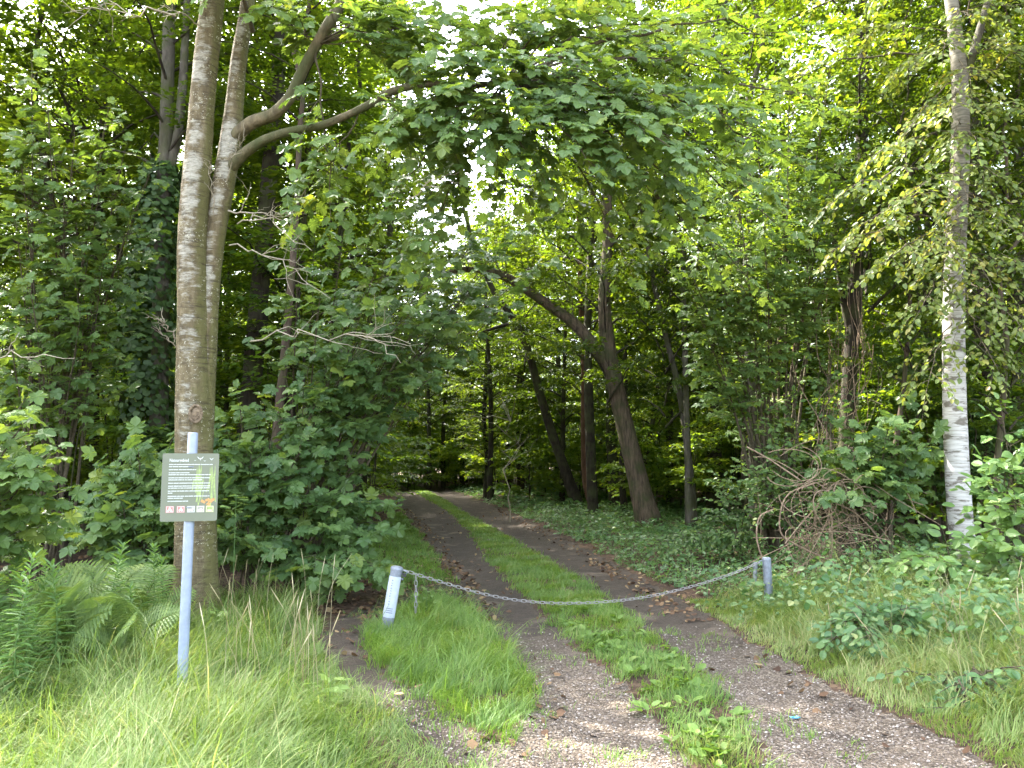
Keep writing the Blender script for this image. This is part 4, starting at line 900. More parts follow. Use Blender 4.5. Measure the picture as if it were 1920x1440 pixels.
bush('maple_sapling', 'dim maple sapling with drooping sprays left of the ivy clad trunk', 'young tree', (90, 1060), 10.0,
     [(40, 300, 9), (140, 260, 9), (230, 300, 9.2), (90, 200, 9), (200, 220, 9.2), (280, 330, 9.4), (30, 420, 8.8), (120, 380, 9), (60, 560, 8.8), (150, 600, 9), (240, 420, 9.3), (20, 640, 8.6), (190, 520, 9.2), (60, 120, 9)], M_MAPLE, MAPLE, 46, .14, ntw=11, tw=.5, stem_r=.025, base_t=.42, keep=.8)
bush('maple_sapling', 'maple sapling with broad flat leaves left of the birch trunk', 'young tree', (1640, 1060), 10.2,
     [(1600, 850, 9.6), (1660, 830, 9.5), (1700, 860, 9.5), (1740, 830, 9.6), (1620, 800, 9.7), (1690, 770, 9.7), (1590, 790, 9.8), (1690, 920, 9.5), (1640, 890, 9.4), (1560, 860, 9.7)], M_SHRUBLEAF, MAPLE, 47, .155, ntw=8, tw=.36)
bush('hazel_bush', 'light green bush with oval leaves round the foot of the birch at the right edge', 'bush', (1900, 1130), 8.6,
     [(1885, 885, 8.2), (1900, 860, 8.1), (1905, 940, 7.9), (1760, 1085, 8.0), (1705, 1050, 8.1), (1850, 1085, 7.9), (1900, 1020, 7.8), (1930, 960, 7.9), (1700, 1060, 8.2), (1880, 780, 8.4), (1940, 1060, 7.7)], M_OVALLEAF, OVAL, 48, .135, ntw=10, tw=.34, gap=.065)
bush('bramble_bush', 'low bramble bush with dull oval leaves in the bank grass', 'bush', (1650, 1240), 6.7,
     [(1560, 1200, 6.4), (1610, 1150, 6.6), (1660, 1170, 6.5), (1700, 1150, 6.6), (1620, 1210, 6.3), (1680, 1220, 6.3), (1740, 1190, 6.5), (1580, 1160, 6.6)], M_COVER, OVAL, 49, .075, ntw=12, tw=.2, gap=.04, stem_r=.006, sag=.2, base_t=.42)
bush('bramble_bush', 'small weed clump with oval leaves at the right edge beside the rut', 'bush', (1840, 1350), 5.4,
     [(1790, 1300, 5.3), (1840, 1270, 5.3), (1890, 1290, 5.2), (1820, 1330, 5.1), (1900, 1340, 5.1), (1760, 1280, 5.5)], M_COVER, OVAL, 50, .07, ntw=9, tw=.2, gap=.045, stem_r=.005, sag=.2, base_t=.45)
bush('leafy_bush', 'dark bush of small leaves behind the right bollard', 'bush', (1400, 1050), 12.5,
     [(1340, 960, 12), (1400, 930, 12), (1450, 960, 11.8), (1380, 1000, 11.6), (1310, 1000, 11.8), (1440, 900, 12), (1490, 940, 12), (1350, 900, 12.3), (1280, 1010, 12)], M_SHRUBLEAF, OVAL, 51, .085, ntw=14, tw=.45, gap=.05, base_t=.35)
bush('leafy_bush', 'leafy bush in front of the vine hung trunk, above the bramble tangle', 'bush', (1520, 1030), 11.5,
     [(1460, 850, 11), (1520, 830, 11), (1430, 900, 10.8), (1490, 760, 11.4), (1550, 700, 11.4), (1440, 800, 11.2), (1540, 900, 10.8), (1400, 870, 11), (1570, 620, 11.4)], M_SHRUBLEAF, OVAL, 52, .085, ntw=12, tw=.45, gap=.055, base_t=.5)
bush('maple_sapling', 'maple sapling with fine layered leaves high above the grey brown trunk', 'young tree', (1450, 1010), 12.5,
     [(1400, 400, 11), (1480, 350, 11), (1340, 470, 11), (1440, 500, 11), (1520, 450, 11.2), (1380, 600, 11.5), (1480, 600, 11.5), (1300, 560, 11.5), (1420, 690, 11.6), (1560, 330, 11), (1330, 680, 12), (1520, 250, 11.3), (1600, 200, 11.5), (1260, 430, 11), (1420, 260, 10.6), (1380, 330, 10.4), (1480, 160, 10.8), (1560, 110, 10.8), (1640, 280, 10.8), (1360, 180, 11), (1300, 340, 11)], M_MAPLE, MAPLE_S, 53, .135, ntw=13, tw=.6, stem_r=.03, base_t=.5)
bush('maple_sapling', 'shaded sapling deep behind the birch trunk', 'young tree', (1780, 1040), 13,
     [(1720, 700, 12.5), (1800, 720, 12.5), (1860, 760, 12.3), (1700, 820, 12.2), (1760, 880, 12), (1840, 880, 12), (1900, 820, 12), (1650, 650, 12.8), (1880, 660, 12.5), (1740, 560, 12.8), (1940, 720, 12.2)], M_SHRUBLEAF, MAPLE_S, 54, .14, ntw=12, tw=.6, stem_r=.03, base_t=.35)
dd = thing('dead_sapling', 'pale leafless dead sapling in the lit gap left of the slanting trunk', 'dead tree', gz(at(955, 900, 21)))
md = MB(); dead_branch(md, gz(at(956, 905, 21)), at(952, 760, 21), .02, rg2, sub=10, sl=.4); md.build('stem', M_PALETWIG, dd, origin=dd.location)

# ivy on the trunk behind the left edge of the two stemmed tree
rng = np.random.default_rng(60); L = Leaves(); n = 3600
f = rng.random(n); a = rng.uniform(0, 6.28, n); sx = np.interp(f, [0, .5, 1], [at(292, 980, 11.9)[0], at(270, 560, 11.9)[0], at(300, 300, 11.9)[0]])
R = np.interp(f, [0, .3, .6, 1], [.3, .42, .5, .28]) * rng.uniform(.55, 1.15, n); zz = np.interp(f, [0, 1], [.2, at(300, 300, 11.9)[2]])
p = np.stack([sx + R * np.cos(a), 12 + R * np.sin(a), zz], -1)
L.add(p, np.stack([np.cos(a) * .5, np.sin(a) * .5, -1 + 0 * a], -1) + rng.normal(0, .3, (n, 3)), np.stack([np.cos(a), np.sin(a), .5 + 0 * a], -1) + rng.normal(0, .3, (n, 3)), rng.uniform(.06, .12, n), np.clip(rng.normal(.45, .2, n), 0, 1))
mb = MB(); L.emit(mb, LOBE); o = mb.build('ivy', M_IVY); tag(o, 'dark ivy wrapped round the grey forked trunk on the left', 'ivy')

# vines hanging on the trunk and the tangle below
rng = np.random.default_rng(63); mb = MB()
for k in range(24):
    x0 = rng.normal(1596, 26); y0 = rng.uniform(440, 640); x1 = rng.normal(1575, 45); y1 = rng.uniform(820, 1010)
    P = spline([at(x0, y0, 11.75 + rng.normal(0, .12)), at(x0 + rng.normal(0, 18), y0 * .6 + y1 * .4, 11.6 + rng.normal(0, .15)), at(x1 + rng.normal(0, 18), y0 * .3 + y1 * .7, 11.4 + rng.normal(0, .15)), at(x1, y1, 11.0)], 20)
    w_ = rng.uniform(0, 6.28, 4); tq = np.linspace(0, 1, 20)[:, None]; P = P + np.concatenate([np.sin(tq * 9 + w_[0]) * .05 + np.sin(tq * 21 + w_[1]) * .02, np.sin(tq * 11 + w_[2]) * .05, 0 * tq], 1)
    tube(mb, P, rng.uniform(.0025, .0075), 5, cap=False)
o = mb.build('hanging_vines', M_VINE); o.name = 'woody_vine'; tag(o, 'woody vine hanging down the trunk into the bramble tangle', 'vine')
mb = MB(); L = Leaves()
bt = gz(at(1560, 1090, 10.0)); tg = thing('bramble_tangle', 'tangled heap of bare pale brown bramble stems behind the right bollard', 'brambles', bt)
for k in range(34):
    p0 = gz(at(rng.normal(1560, 70), 1090, rng.uniform(9.3, 10.6))); px, py = rng.normal(1560, 50), rng.uniform(880, 1050)
    p1 = at(px, py, rng.uniform(9.3, 10.6)); e = at(px + rng.choice([-1, 1]) * rng.uniform(40, 150), min(1085, py + rng.uniform(-20, 150)), rng.uniform(9.0, 10.4))
    P = spline([p0, p0 * .5 + p1 * .5 + rng.normal(0, .12, 3), p1, p1 * .5 + e * .5 + UP * rng.uniform(0, .12) + rng.normal(0, .06, 3), e], 26); P[:, 2] = np.maximum(P[:, 2], hgt(P[:, 0], P[:, 1]) + .01)
    tube(mb, P, rng.uniform(.0025, .0065), 5, 0, cap=False)
    if rng.random() < .75: bough(None, L, P[12:], .003, .002, rng, .2, 6, .16, .055, .05, .2, .3, .4, .55, twigs=False)
for k in range(75):                                            # hoops and loops of old stems
    c = at(rng.normal(1570, 45), rng.normal(965, 45), rng.uniform(9.4, 10.3)); r0 = rng.uniform(.14, .48); a0 = rng.uniform(0, 6.28); aa = np.linspace(a0, a0 + rng.uniform(2.2, 5.0), 26)
    t1_ = norm(np.array([1, rng.normal(0, .5), rng.normal(0, .3)])); t2_ = norm(np.array([rng.normal(0, .3), rng.normal(0, .5), 1])); grow = np.linspace(1, rng.uniform(.5, 1.7), 26)
    P = c + (np.cos(aa) * r0 * grow)[:, None] * t1_ + (np.sin(aa) * r0 * .75 * grow)[:, None] * t2_; P[:, 2] = np.maximum(P[:, 2], hgt(P[:, 0], P[:, 1]) + .01)
    tube(mb, P, rng.uniform(.0025, .006), 5, 0, cap=False)
for pp in ([(1430, 1050), (1419, 1010), (1424, 970), (1450, 955)], [(1700, 1110), (1600, 1070), (1490, 1020), (1462, 990), (1475, 930), (1530, 905)], [(1690, 1075), (1640, 1000), (1600, 960), (1560, 940)], [(1500, 900), (1440, 860), (1400, 838)]):
    P = spline([at(a, b, 9.6) for a, b in pp], 24); tube(mb, P, .010, 6, cap=False)
mb.build('stem', M_VINE, tg, origin=bt); m2 = MB(); L.emit(m2, OVAL); m2.build('foliage', M_COVER, tg, origin=bt)

# ------------------------------------------------------------------ ferns
def frond_mesh(seed, ln):
    rng = np.random.default_rng(seed); mb = MB(); n = 26
    t = np.linspace(0, 1, n); ang = 1.3 - 1.0 * t ** 1.6
    d = np.stack([np.cos(ang), 0 * t, np.sin(ang)], -1) * ln / n; P = np.cumsum(d, 0)
    tube(mb, P, np.linspace(.006, .0015, n), 4, 0, .75, cap=False)
    T = norm(np.gradient(P, axis=0)); side = np.array([0, 1.0, 0])
    for i in range(5, n):
        f = (i - 5) / (n - 5); pl = ln * .30 * (math.sin(PI * (.14 + .86 * f)) ** .8 + .03) * rng.uniform(.9, 1.08)
        up = np.cross(T[i], side); up = up * (1 if up[2] > 0 else -1)
        for sgn in (-1, 1):
            dv = norm(side * sgn * .92 + T[i] * .38 + up * .05); K = 9; s = np.linspace(.06, 1, K)
            C = P[i] + dv * (s * pl)[:, None] - UP * (.16 * pl * s ** 2)[:, None]
            fx = norm(T[i] - dv * np.dot(T[i], dv)); saw = np.where(np.arange(K) % 2 == 0, 1.0, .55)
            wl = (.021 * ln * (1 - s ** 2) ** .7 * saw + .001)[:, None]
            V = np.concatenate([C + fx * wl + up * .004, C - up * .004 * ln, C - fx * wl + up * .004]); k = np.arange(K - 1)
            F = np.concatenate([np.stack([k, k + 1, k + 1 + K, k + K], -1), np.stack([k + K, k + K + 1, k + 1 + 2 * K, k + 2 * K], -1)])
            mb.add(V, F, 0, float(np.clip(.45 + rng.normal(0, .16), 0, 1)), smooth=False)
    o = mb.build('frond', M_FERN); me = o.data; bpy.data.objects.remove(o); return me
FR = [frond_mesh(400 + k, l) for k, l in enumerate((.95, .8, 1.05))]
rng = np.random.default_rng(66)
FERNS = [((150, 1205), 6.3, 'large fern with broad arching fronds left of the two stemmed tree', [(.2, 1.0), (1.1, .95), (2.2, .9), (3.0, .9), (-.6, 1.0), (4.2, .85), (5.0, .8), (-1.3, .8)], .92),
         ((268, 1150), 7.0, 'upright fern with tall fronds against the foot of the two stemmed tree', [(1.5, 1.0), (2.1, 1.0), (2.7, .9), (1.0, .75), (3.5, .8), (4.4, .6)], 1.0),
         ((20, 1170), 6.6, 'fern half cut by the left edge of the picture', [(.4, 1.), (1.4, 1.), (2.3, .9), (3.2, .9), (-1, .8), (5.2, .8)], 1.1),
         ((235, 1225), 6.2, 'low spreading fern just left of the notice board post', [(-.3, .9), (.6, .8), (-1.3, .8), (3.6, .8), (4.4, .8), (2.4, .7)], .9)]
for (px, py), Y, lb_, fr, s_ in FERNS:
    b = gz(at(px, py, Y)); r = thing('fern', lb_, 'fern', b, 'ferns beside the notice board')
    for k, (az, q) in enumerate(fr):
        o = bpy.data.objects.new('frond', FR[(k * 2 + int(px)) % 3]); COL.objects.link(o); o.parent = r
        o.scale = (s_ * q,) * 3; o.rotation_euler = (.8 * math.cos(az) + rng.normal(0, .15), rng.normal(-.08, .12), az + rng.normal(0, .1)); o.location = (rng.normal(0, .04), rng.normal(0, .04), 0)

# upright herbs with narrow leaves
def herb(seed, H):
    rng = np.random.default_rng(seed); m1 = MB(); m2 = MB(); L = Leaves()
    P = spline([[0, 0, 0], [rng.normal(0, .02), rng.normal(0, .02), H * .5], [rng.normal(0, .06), rng.normal(0, .06), H]], 10); tube(m1, P, np.linspace(.005, .002, 10), 5, 0, .5, cap=False)
    n = int(H * 95); f = np.linspace(.12, 1, n); a = np.arange(n) * 2.4 + rng.normal(0, .2, n); i = np.minimum((f * 9).astype(int), 8)
    p = P[i] + (P[i + 1] - P[i]) * (f * 9 - i)[:, None]
    up = .15 + .9 * f ** 4 - .35 * (1 - f)
    L.add(p, np.stack([np.cos(a), np.sin(a), up], -1), np.stack([-np.cos(a) * .4, -np.sin(a) * .4, 1 + 0 * a], -1), (.13 - .05 * f) * rng.uniform(.8, 1.2, n), np.clip(rng.normal(.5, .15, n), 0, 1))
    L.emit(m2, LANCE)
    o1 = m1.build('stem', M_HERB); o2 = m2.build('foliage', M_HERB); r = (o1.data, o2.data); bpy.data.objects.remove(o1); bpy.data.objects.remove(o2); return r
HB = [herb(500 + k, h) for k, h in enumerate((.75, .6, .9))]
hspots = [(20, 1230, 5.9), (55, 1250, 5.7), (-10, 1260, 5.6), (40, 1290, 5.4), (75, 1215, 6.1), (10, 1200, 6.2), (95, 1275, 5.6), (-25, 1220, 6.0), (90, 1190, 6.5), (220, 1190, 6.5), (245, 1210, 6.3), (285, 1200, 6.6), (300, 1175, 6.9), (105, 1230, 6.0), (25, 1320, 5.2), (-20, 1310, 5.3), (60, 1180, 6.6), (200, 1240, 6.1)]
for k, (px, py, Y) in enumerate(hspots):
    g1 = k < 9 or k > 12
    r = thing('leafy_herb', 'tall narrow leaved herb in the stand at the left edge in front of the ferns' if g1 else 'narrow leaved herb growing among the ferns near the notice board post', 'wild plant', gz(at(px, py, Y)), 'narrow leaved herbs at the left edge' if g1 else 'narrow leaved herbs among the ferns', rng.uniform(0, 6))
    s_ = rng.uniform(.8, 1.15); r.scale = (s_, s_, s_)
    for nm, me in zip(('stem', 'foliage'), HB[k % 3]):
        o = bpy.data.objects.new(nm, me); COL.objects.link(o); o.parent = r
# small yellow green seedlings
for px, py, Y, lb_ in ((405, 1200, 6.9, 'yellow green maple seedling at the foot of the two stemmed tree'), (618, 1325, 5.0, 'small yellow green maple seedling in the grass beside the side path'), (110, 1290, 5.5, 'small broad leaved plant in the grass below the ferns'), (800, 1120, 8.4, 'broad leaved weed growing under the hanging end of the chain'), (440, 1010, 7.6, 'light green sprig of lobed leaves sprouting right of the two stemmed tree')):
    b = gz(at(px, py, Y)); r = thing('seedling', lb_, 'wild plant', b); L = Leaves(); n = 16
    a = np.arange(n) * 2.4; zf = np.linspace(.05, .26, n) + (1.0 if py == 1010 else 0); rr = rng.uniform(.02, .1, n)
    L.add(np.stack([b[0] + rr * np.cos(a), b[1] + rr * np.sin(a), b[2] + zf], -1), np.stack([np.cos(a), np.sin(a), .1 + 0 * a], -1), UP + rng.normal(0, .3, (n, 3)), rng.uniform(.05, .1, n), np.clip(rng.normal(.85, .1, n), 0, 1))
    m1 = MB(); tube(m1, np.array([b, b + [0, 0, float(zf[-1])]]), .003, 4); m1.build('stem', M_HERB, r, origin=b)
    m2 = MB(); L.emit(m2, MAPLE if py not in (1290, 1120) else OVAL); m2.build('foliage', M_HERB if py in (1290, 1120) else M_OVALLEAF, r, origin=b)

# ------------------------------------------------------------------ notice board on its post
YS = 5.42
pb, ptp = at(341, 1290, YS), at(362, 811, YS); pb = gz(pb)
sg = thing('notice_board', 'green nature reserve notice board on a pale blue grey post', 'sign', pb)
mb = MB(); ax = norm(ptp - pb); hh = np.linalg.norm(ptp - pb)
tube(mb, np.array([pb - ax * .2, pb + ax * (hh - .01), pb + ax * (hh - .003), pb + ax * hh]), [.034, .034, .032, .026], 24)
mb.build('post', M_POLE, sg, origin=pb)
# board frame: u along the width, v up along the post, w towards the viewer
yaw = math.radians(17); u = np.array([math.cos(yaw), math.sin(yaw), 0]); v = norm(ax - u * np.dot(ax, u)); wv = np.cross(u, v)
if wv[1] > 0: wv = -wv
c0 = at(357.5, 913, YS) + wv * .046
BW, BH = 93 * mpp(YS) / math.cos(yaw), 124 * mpp(YS)
Rm = np.stack([u, v, wv], 1)
def bp(a, b_, d=0): return c0 + u * (a - .5) * BW + v * (.5 - b_) * BH + wv * d
mb = MB(); r_ = .012; K = 6
ol = []
for cx, cy, a0 in ((BW / 2 - r_, BH / 2 - r_, 0), (-BW / 2 + r_, BH / 2 - r_, PI / 2), (-BW / 2 + r_, -BH / 2 + r_, PI), (BW / 2 - r_, -BH / 2 + r_, 1.5 * PI)):
    for k in range(K): a = a0 + k * PI / 2 / (K - 1); ol.append((cx + r_ * math.cos(a), cy + r_ * math.sin(a)))
n = len(ol); F_ = np.array([c0 + u * x + v * y + wv * .004 for x, y in ol]); B_ = np.array([c0 + u * x + v * y - wv * .004 for x, y in ol])
jj = np.arange(n); mb.add(np.vstack([F_, B_]), np.stack([jj, jj + n, (jj + 1) % n + n, (jj + 1) % n], -1), smooth=False)
mb.add(np.vstack([F_, [c0 + wv * .004]]), np.stack([jj, (jj + 1) % n, np.full(n, n)], -1), smooth=False); mb.add(np.vstack([B_, [c0 - wv * .004]]), np.stack([(jj + 1) % n, jj, np.full(n, n)], -1), smooth=False)
bo = mb.build('board', M_BOARD, sg, origin=pb)
mb = MB()
for b_ in (.2, .8):
    cc = bp(.5, b_, -.03); tube(mb, np.array([cc + np.array([math.cos(t) * .037, math.sin(t) * .037, 0]) for t in np.linspace(0, 2 * PI, 17)]), .004, 5)
    box(mb, bp(.5, b_, -.012), (.09, .02, .012), rot=Rm)
mb.build('bracket', M_GALV, sg, origin=pb)
def rect(mb, a0, b0, a1, b1, d, mat=0):
    mb.add([bp(a0, b1, d), bp(a1, b1, d), bp(a1, b0, d), bp(a0, b0, d)], [[0, 1, 2, 3]], mat, smooth=False)
rng = np.random.default_rng(70)
# reed picture printed on the right of the board
mb = MB()
for k in range(46):
    a = rng.choice([rng.normal(.90, .035), rng.normal(.70, .07), rng.normal(.66, .05)]); b0 = rng.uniform(.12, .5); b1 = min(.86, b0 + rng.uniform(.12, .42)); wd_ = rng.uniform(.006, .022); sk = rng.normal(-.02, .03)
    a = min(max(a, .52), .94)
    d = .0046 + k * .00001
    mb.add([bp(a + sk - wd_ * .5, b1, d), bp(a + sk + wd_ * .5, b1, d), bp(min(.955, a + wd_ * .6), (b0 + b1) / 2, d), bp(a, b0, d), bp(a - wd_ * .6, (b0 + b1) / 2, d)], [[0, 1, 2, 3, 4]], 0, smooth=False)
mb.build('reed_picture', M_REED, bo, origin=(0, 0, 0)) if False else None
ro = mb.build('reed_picture', M_REED, bo, origin=pb)
mb = MB()
for k in range(16):
    a = rng.normal(.83, .035); b_ = rng.normal(.745, .03); s_ = rng.uniform(.015, .035); d = .0052 + k * .00001
    mb.add([bp(a - s_, b_, d), bp(a, b_ + s_ * .8, d), bp(a + s_, b_, d), bp(a, b_ - s_ * .8, d)], [[0, 1, 2, 3]], 0, smooth=False)
mb.build('flower_picture', M_ORANGE, bo, origin=pb)
# printed text: title, small print lines too small to read, bird silhouettes
mb = MB()
LINES = [(.165, .12, .90), (.197, .12, .46), (.242, .12, .60), (.288, .12, .50), (.316, .12, .86), (.362, .12, .84), (.392, .12, .73), (.440, .12, .85), (.483, .12, .85), (.512, .12, .85), (.556, .12, .84), (.585, .12, .20), (.632, .12, .85), (.660, .12, .38), (.705, .12, .48)]
for b_, a0, a1 in LINES:
    a = a0
    while a < a1 - .01:
        wl = min(rng.uniform(.025, .10), a1 - a); x = a
        while x < a + wl:                                      # letter sized marks
            lw = rng.uniform(.007, .011); hh_ = rng.choice([.0055, .0055, .0075]); rect(mb, x, b_ - hh_, x + lw * .92, b_ + .0055, .0066); x += lw
        a += wl + .010
for cx, cy, s_ in ((.665, .075, .055), (.865, .085, .035), (.575, .105, .018), (.745, .112, .02)):     # birds in flight
    for sgn in (-1, 1):
        mb.add([bp(cx, cy + s_ * .25, .0066), bp(cx + sgn * s_ * .5, cy - s_ * .25, .0066), bp(cx + sgn * s_ * 1.1, cy - s_ * .55, .0066), bp(cx + sgn * s_ * .55, cy + s_ * .1, .0066)], [[0, 1, 2, 3]], 0, smooth=False)
    mb.add([bp(cx - s_ * .15, cy, .0068), bp(cx, cy + s_ * .75, .0068), bp(cx + s_ * .15, cy, .0068), bp(cx, cy - s_ * .2, .0068)], [[0, 1, 2, 3]], 0, smooth=False)
mb.build('lettering', M_WHITE, bo, origin=pb)
tc = bpy.data.curves.new('title', 'FONT'); tc.body = 'Natuurgebied'; tc.size = .0285; tc.offset = .0006
to = bpy.data.objects.new('title', tc); COL.objects.link(to)
me = bpy.data.meshes.new_from_object(to.evaluated_get(bpy.context.evaluated_depsgraph_get())); bpy.data.objects.remove(to)
co = np.zeros(len(me.vertices) * 3, np.float32); me.vertices.foreach_get('co', co); co = co.reshape(-1, 3)
sxx = .335 * BW / max(co[:, 0].max(), 1e-6); base_pt = bp(.125, .122, .0066)
co = base_pt + co[:, 0:1] * sxx * u + co[:, 1:2] * v - np.asarray(pb)
me.vertices.foreach_set('co', co.astype(np.float32).ravel()); me.materials.clear(); me.materials.append(M_WHITE)
to = bpy.data.objects.new('title', me); COL.objects.link(to); to.parent = bo
# pictograms
PIC = [(.095, M_REDP), (.285, M_REDP), (.465, M_GREYP), (.630, M_GREYP), (.795, M_REED)]
for k, (a, back) in enumerate(PIC):
    mb = MB(); b0, b1, wdt = .775, .873, .142
    rect(mb, a, b0, a + wdt, b1, .0060, 0); rect(mb, a + .008, b0 + .006, a + wdt - .008, b1 - .006, .0066, 1); rect(mb, a + .016, b0 + .012, a + wdt - .016, b1 - .012, .0072, 0)
    cx = a + wdt / 2
    tri = lambda P_, d, mt: mb.add([bp(x, y, d) for x, y in P_], [list(range(len(P_)))], mt, smooth=False)
    if k == 0:
        tri([(cx - .05, b1 - .018), (cx + .05, b1 - .018), (cx + .006, b0 + .018), (cx - .006, b0 + .018)], .0078, 1); tri([(cx - .014, b1 - .018), (cx + .014, b1 - .018), (cx, b0 + .06)], .0084, 0)
    elif k == 1:
        tri([(cx - .03, b1 - .02), (cx + .03, b1 - .02), (cx + .036, b1 - .045), (cx + .004, b0 + .016), (cx - .012, b0 + .04), (cx - .036, b1 - .045)], .0078, 1); tri([(cx - .012, b1 - .02), (cx + .012, b1 - .02), (cx, b1 - .045)], .0084, 0)
    elif k == 2:
        tri([(cx - .045, b0 + .05), (cx + .03, b0 + .045), (cx + .03, b0 + .068), (cx - .045, b0 + .07)], .0078, 1)
        tri([(cx + .025, b0 + .025), (cx + .052, b0 + .03), (cx + .045, b0 + .05), (cx + .02, b0 + .06)], .0079, 1)
        for lx in (-.042, -.026, .012, .026): rect(mb, cx + lx, b0 + .066, cx + lx + .009, b1 - .014, .0078, 1)
    elif k == 3:
        tri([(cx - .045, b0 + .055), (cx + .02, b0 + .04), (cx + .04, b0 + .055), (cx + .03, b1 - .02), (cx - .04, b1 - .02)], .0078, 1)
    else:
        tri([(cx - .045, b0 + .06), (cx + .045, b0 + .06), (cx + .03, b1 - .02), (cx - .03, b1 - .02)], .0078, 1)
    mb.build('pictogram', [back, M_WHITE if k < 3 else M_CREAM], bo, origin=pb)

# ------------------------------------------------------------------ bollards and chain
def bollard(name, label, bpx, tpx, Y, r, mat, seed, cap):
    b, t_ = at(*bpx, Y), at(*tpx, Y); b = b.copy(); ax = norm(t_ - b); b = b - ax * .06; root = thing(name, label, 'bollard', b)
    h = np.linalg.norm(t_ - b); mb = MB()
    tube(mb, np.array([b - ax * .15] + [b + ax * h * f for f in np.linspace(0, .95, 10)]), r, 24, cap=False); mb.build('post', mat, root, origin=b)
    mb = MB(); P = [b + ax * (h * .95)] + [b + ax * (h - .02 + .02 * math.sin(q)) for q in (0, .5, 1.0, 1.57)]
    tube(mb, np.array(P), [r * cap, r * cap, r * cap * .9, r * cap * .6, .004], 24); mb.build('cap', mat, root, origin=b)
    return root, b, ax, h
YB = 7.45
bl, lb0, lax, lh = bollard('bollard', 'leaning bollard wrapped in a white lettered label, holding the chain on the left', (724, 1185), (745, 1061), YB, .0565, M_GALV, 1, 1.05)
# curved label plate on the front half
mb = MB(); a = np.linspace(-1.25, 1.25, 21); side = norm(np.cross(lax, [0, 1.0, 0])); side = side if side[0] > 0 else -side; front = norm(np.cross(side, lax)); front = front if front[1] < 0 else -front
z0, z1 = lh * .30, lh * .86; ra = .0600
def lp(ang, z, r=ra): return lb0 + lax * z + (side * math.sin(ang) + front * math.cos(ang)) * r
V_ = np.array([[lp(t, z) for t in a] for z in (z0, z0 + .004, z1 - .004, z1)]).reshape(-1, 3); ii, jj = np.meshgrid(np.arange(3), np.arange(20), indexing='ij'); b_ = ii * 21 + jj
mb.add(V_, np.stack([b_, b_ + 1, b_ + 22, b_ + 21], -1).reshape(-1, 4)); V2 = np.array([[lp(t, z, ra - .003) for t in a] for z in (z0, z1)])
for q in (0, 1):
    e = V_[0:21] if q == 0 else V_[63:84]; k = np.arange(20); mb.add(np.vstack([e, V2[q]]), np.stack([k, k + 1, k + 22, k + 21], -1), smooth=False)
lab = mb.build('label_plate', M_LABELW, bl, origin=lb0)
mb = MB(); rng = np.random.default_rng(71)
def mark(a0, a1, q0, q1): mb.add([lp(a0, q0, ra + .0012), lp(a1, q0, ra + .0012), lp(a1, q1, ra + .0012), lp(a0, q1, ra + .0012)], [[0, 1, 2, 3]], 0, smooth=False)
for k in range(11):                                            # a column of single letters, too small to read
    zc = z1 - .035 - k * .0245; hh_ = .006; a0 = -.22
    mark(a0 - .10, a0 - .05, zc - hh_, zc + hh_)
    if k % 3 != 1: mark(a0 - .05, a0 + .08, zc + hh_ * .6, zc + hh_)
    if k % 2 == 0: mark(a0 - .05, a0 + .06, zc - hh_ * .2, zc + hh_ * .2)
    if k % 4 != 2: mark(a0 + .06, a0 + .11, zc - hh_, zc + hh_ * .6)
    if k % 3 == 0: mark(a0 - .05, a0 + .08, zc - hh_, zc - hh_ * .6)
for k in range(3):
    zc = z0 + .085 - k * .019; x = -.55
    while x < .55: wl = rng.uniform(.05, .12); mark(x, x + wl * .85, zc - .0035, zc + .0035); x += wl
mb.build('lettering', M_INK, lab, origin=lb0)
mb = MB(); hp = lb0 + lax * (lh * .95) + side * .055; tube(mb, spline([hp - side * .02, hp + side * .03, hp + side * .05 - lax * .012, hp + side * .03 - lax * .03, hp + side * .005 - lax * .03], 14), .006, 6); mb.build('hook', M_GALV, bl, origin=lb0)
mb = MB(); hp2 = lb0 + lax * (lh * .83) + side * .055; tube(mb, np.array([hp2 - side * .02, hp2 + side * .022]), .010, 8); mb.build('bolt', M_GALV, bl, origin=lb0)
YR = 8.55
br, rb0, rax, rh = bollard('bollard', 'plain galvanised bollard holding the chain on the right bank', (1443, 1142), (1437, 1044), YR, .046, M_GALV, 2, 1.04)
mb = MB(); rp = rb0 + rax * (rh * .93) - np.array([.04, 0, 0]); tube(mb, spline([rp + [.02, 0, 0], rp + [-.03, -.005, .0], rp + [-.045, 0, -.015], rp + [-.03, 0, -.03]], 10), .006, 6); mb.build('hook', M_GALV, br, origin=rb0)
pq = gz(at(1414, 1098, 9.4)); ps = thing('short_post', 'short dull grey metal post just behind the right bollard', 'post', pq)
mb = MB(); tp_ = at(1416, 1054, 9.4); tube(mb, np.array([pq - [0, 0, .1], tp_ - [0, 0, .012], tp_]), [.024, .024, .019], 14); mb.build('pipe', M_DARKGALV, ps, origin=pq)
mb = MB(); tube(mb, np.array([tp_ - [0, 0, .07], tp_ - [0, 0, .05]]), .028, 14); mb.build('collar', M_DARKGALV, ps, origin=pq)

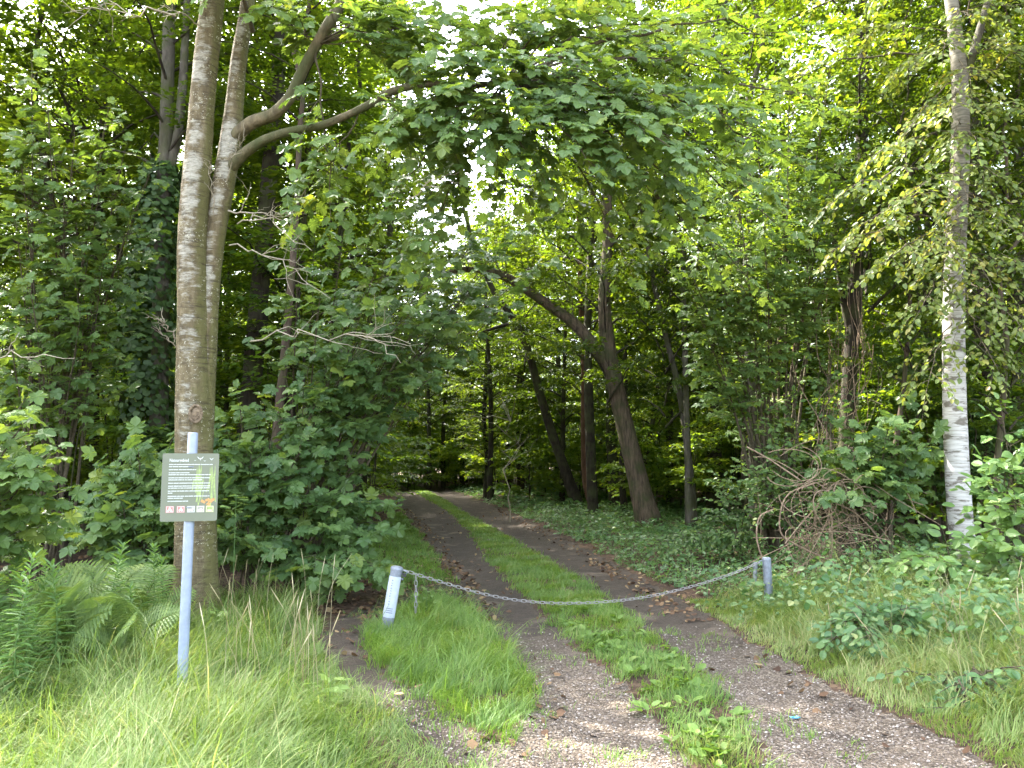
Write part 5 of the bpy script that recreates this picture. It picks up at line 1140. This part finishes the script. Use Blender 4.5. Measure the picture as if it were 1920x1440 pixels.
def link(mb, c, d, n_, ln=.060, wd=.025, wr=.0032):
    d = norm(d); n_ = norm(n_ - d * np.dot(n_, d)); s_ = np.cross(d, n_); r = wd / 2; h = ln / 2 - r; P = []
    for k in range(6): a = -PI / 2 + PI * k / 5; P.append(c + d * (h + r * math.cos(a)) + s_ * r * math.sin(a))
    for k in range(6): a = PI / 2 + PI * k / 5; P.append(c + d * (-h + r * math.cos(a)) + s_ * r * math.sin(a))
    P = np.array(P); m = len(P); T = norm(np.roll(P, -1, 0) - np.roll(P, 1, 0)); sides = 6; a = np.linspace(0, 2 * PI, sides, endpoint=False)
    Bn = np.cross(T, n_); V = P[:, None] + wr * (np.cos(a)[None, :, None] * n_ + np.sin(a)[None, :, None] * Bn[:, None]); i, j = np.meshgrid(np.arange(m), np.arange(sides), indexing='ij')
    mb.add(V.reshape(-1, 3), np.stack([i * sides + j, i * sides + (j + 1) % sides, ((i + 1) % m) * sides + (j + 1) % sides, ((i + 1) % m) * sides + j], -1).reshape(-1, 4))
def chain_links(mb, P, pitch=.049):
    s_ = np.concatenate([[0], np.cumsum(np.linalg.norm(np.diff(P, axis=0), axis=1))]); m = int(s_[-1] / pitch)
    for k in range(m):
        q = (k + .5) * pitch; c = np.array([np.interp(q, s_, P[:, i]) for i in range(3)]); d = np.array([np.interp(min(q + .01, s_[-1]), s_, P[:, i]) - np.interp(max(q - .01, 0), s_, P[:, i]) for i in range(3)])
        e = np.cross(norm(d), UP if abs(norm(d)[2]) < .8 else np.array([1.0, 0, 0])); e = norm(e); f_ = np.cross(norm(d), e); tw = .35
        link(mb, c, d, (e * math.cos(tw) + f_ * math.sin(tw)) if k % 2 else (f_ * math.cos(tw) - e * math.sin(tw)))
CPX = [(757, 1069, 7.45), (800, 1083, 7.5), (850, 1098, 7.58), (900, 1112, 7.66), (960, 1124, 7.76), (1020, 1130, 7.86), (1080, 1131, 7.96), (1140, 1128, 8.06), (1200, 1121, 8.16), (1260, 1109, 8.26), (1320, 1093, 8.36), (1380, 1073, 8.46), (1426, 1053, 8.55)]
CP = spline([at(*q) for q in CPX], 200)
mb = MB(); chain_links(mb, CP); o = mb.build('chain', M_CHAIN); o['label'] = 'sagging steel link chain strung between the two bollards across the track'; o['category'] = 'chain'
ck = CP[int(.045 * 200)]; o_par = o
mb = MB(); chain_links(mb, spline([ck - [0, 0, .012], ck + [.004, -.01, -.2], at(779, 1155, 7.46)], 40)); e = mb.build('chain_end', M_CHAIN, o)
mb = MB(); lk = at(758, 1075, 7.44); box(mb, lk - [0, 0, .018], (.034, .018, .032)); tube(mb, np.array([lk + [math.cos(t) * .012, 0, math.sin(t) * .018] for t in np.linspace(0, PI, 9)]), .003, 6); mb.build('padlock', M_BLACK, o)

# scrap of blue plastic on the right rut
q = gz(at(1490, 1332, 1.6 * FPX / (1332 - 865)), .006); q = gz(G(1490, 1332), .006); mb = MB(); rng = np.random.default_rng(80)
g_ = np.array([[x, y] for x in np.linspace(-.03, .03, 6) for y in np.linspace(-.018, .018, 5)]); zz = np.abs(rng.normal(0, .006, 30)); V_ = np.column_stack([g_ + rng.normal(0, .003, g_.shape), zz]); ii, jj = np.meshgrid(np.arange(5), np.arange(4), indexing='ij'); b_ = ii * 5 + jj
F_ = np.stack([b_, b_ + 5, b_ + 6, b_ + 1], -1).reshape(-1, 4); mb.add(V_ + q, F_, smooth=False); mb.add(V_ + q - [0, 0, .002], F_[:, ::-1], smooth=False)
o = mb.build('litter_scrap', M_BLUE); tag(o, 'crumpled scrap of light blue plastic lying on the right rut', 'litter')
print('meshes', len(bpy.data.meshes), 'objects', len(bpy.data.objects))
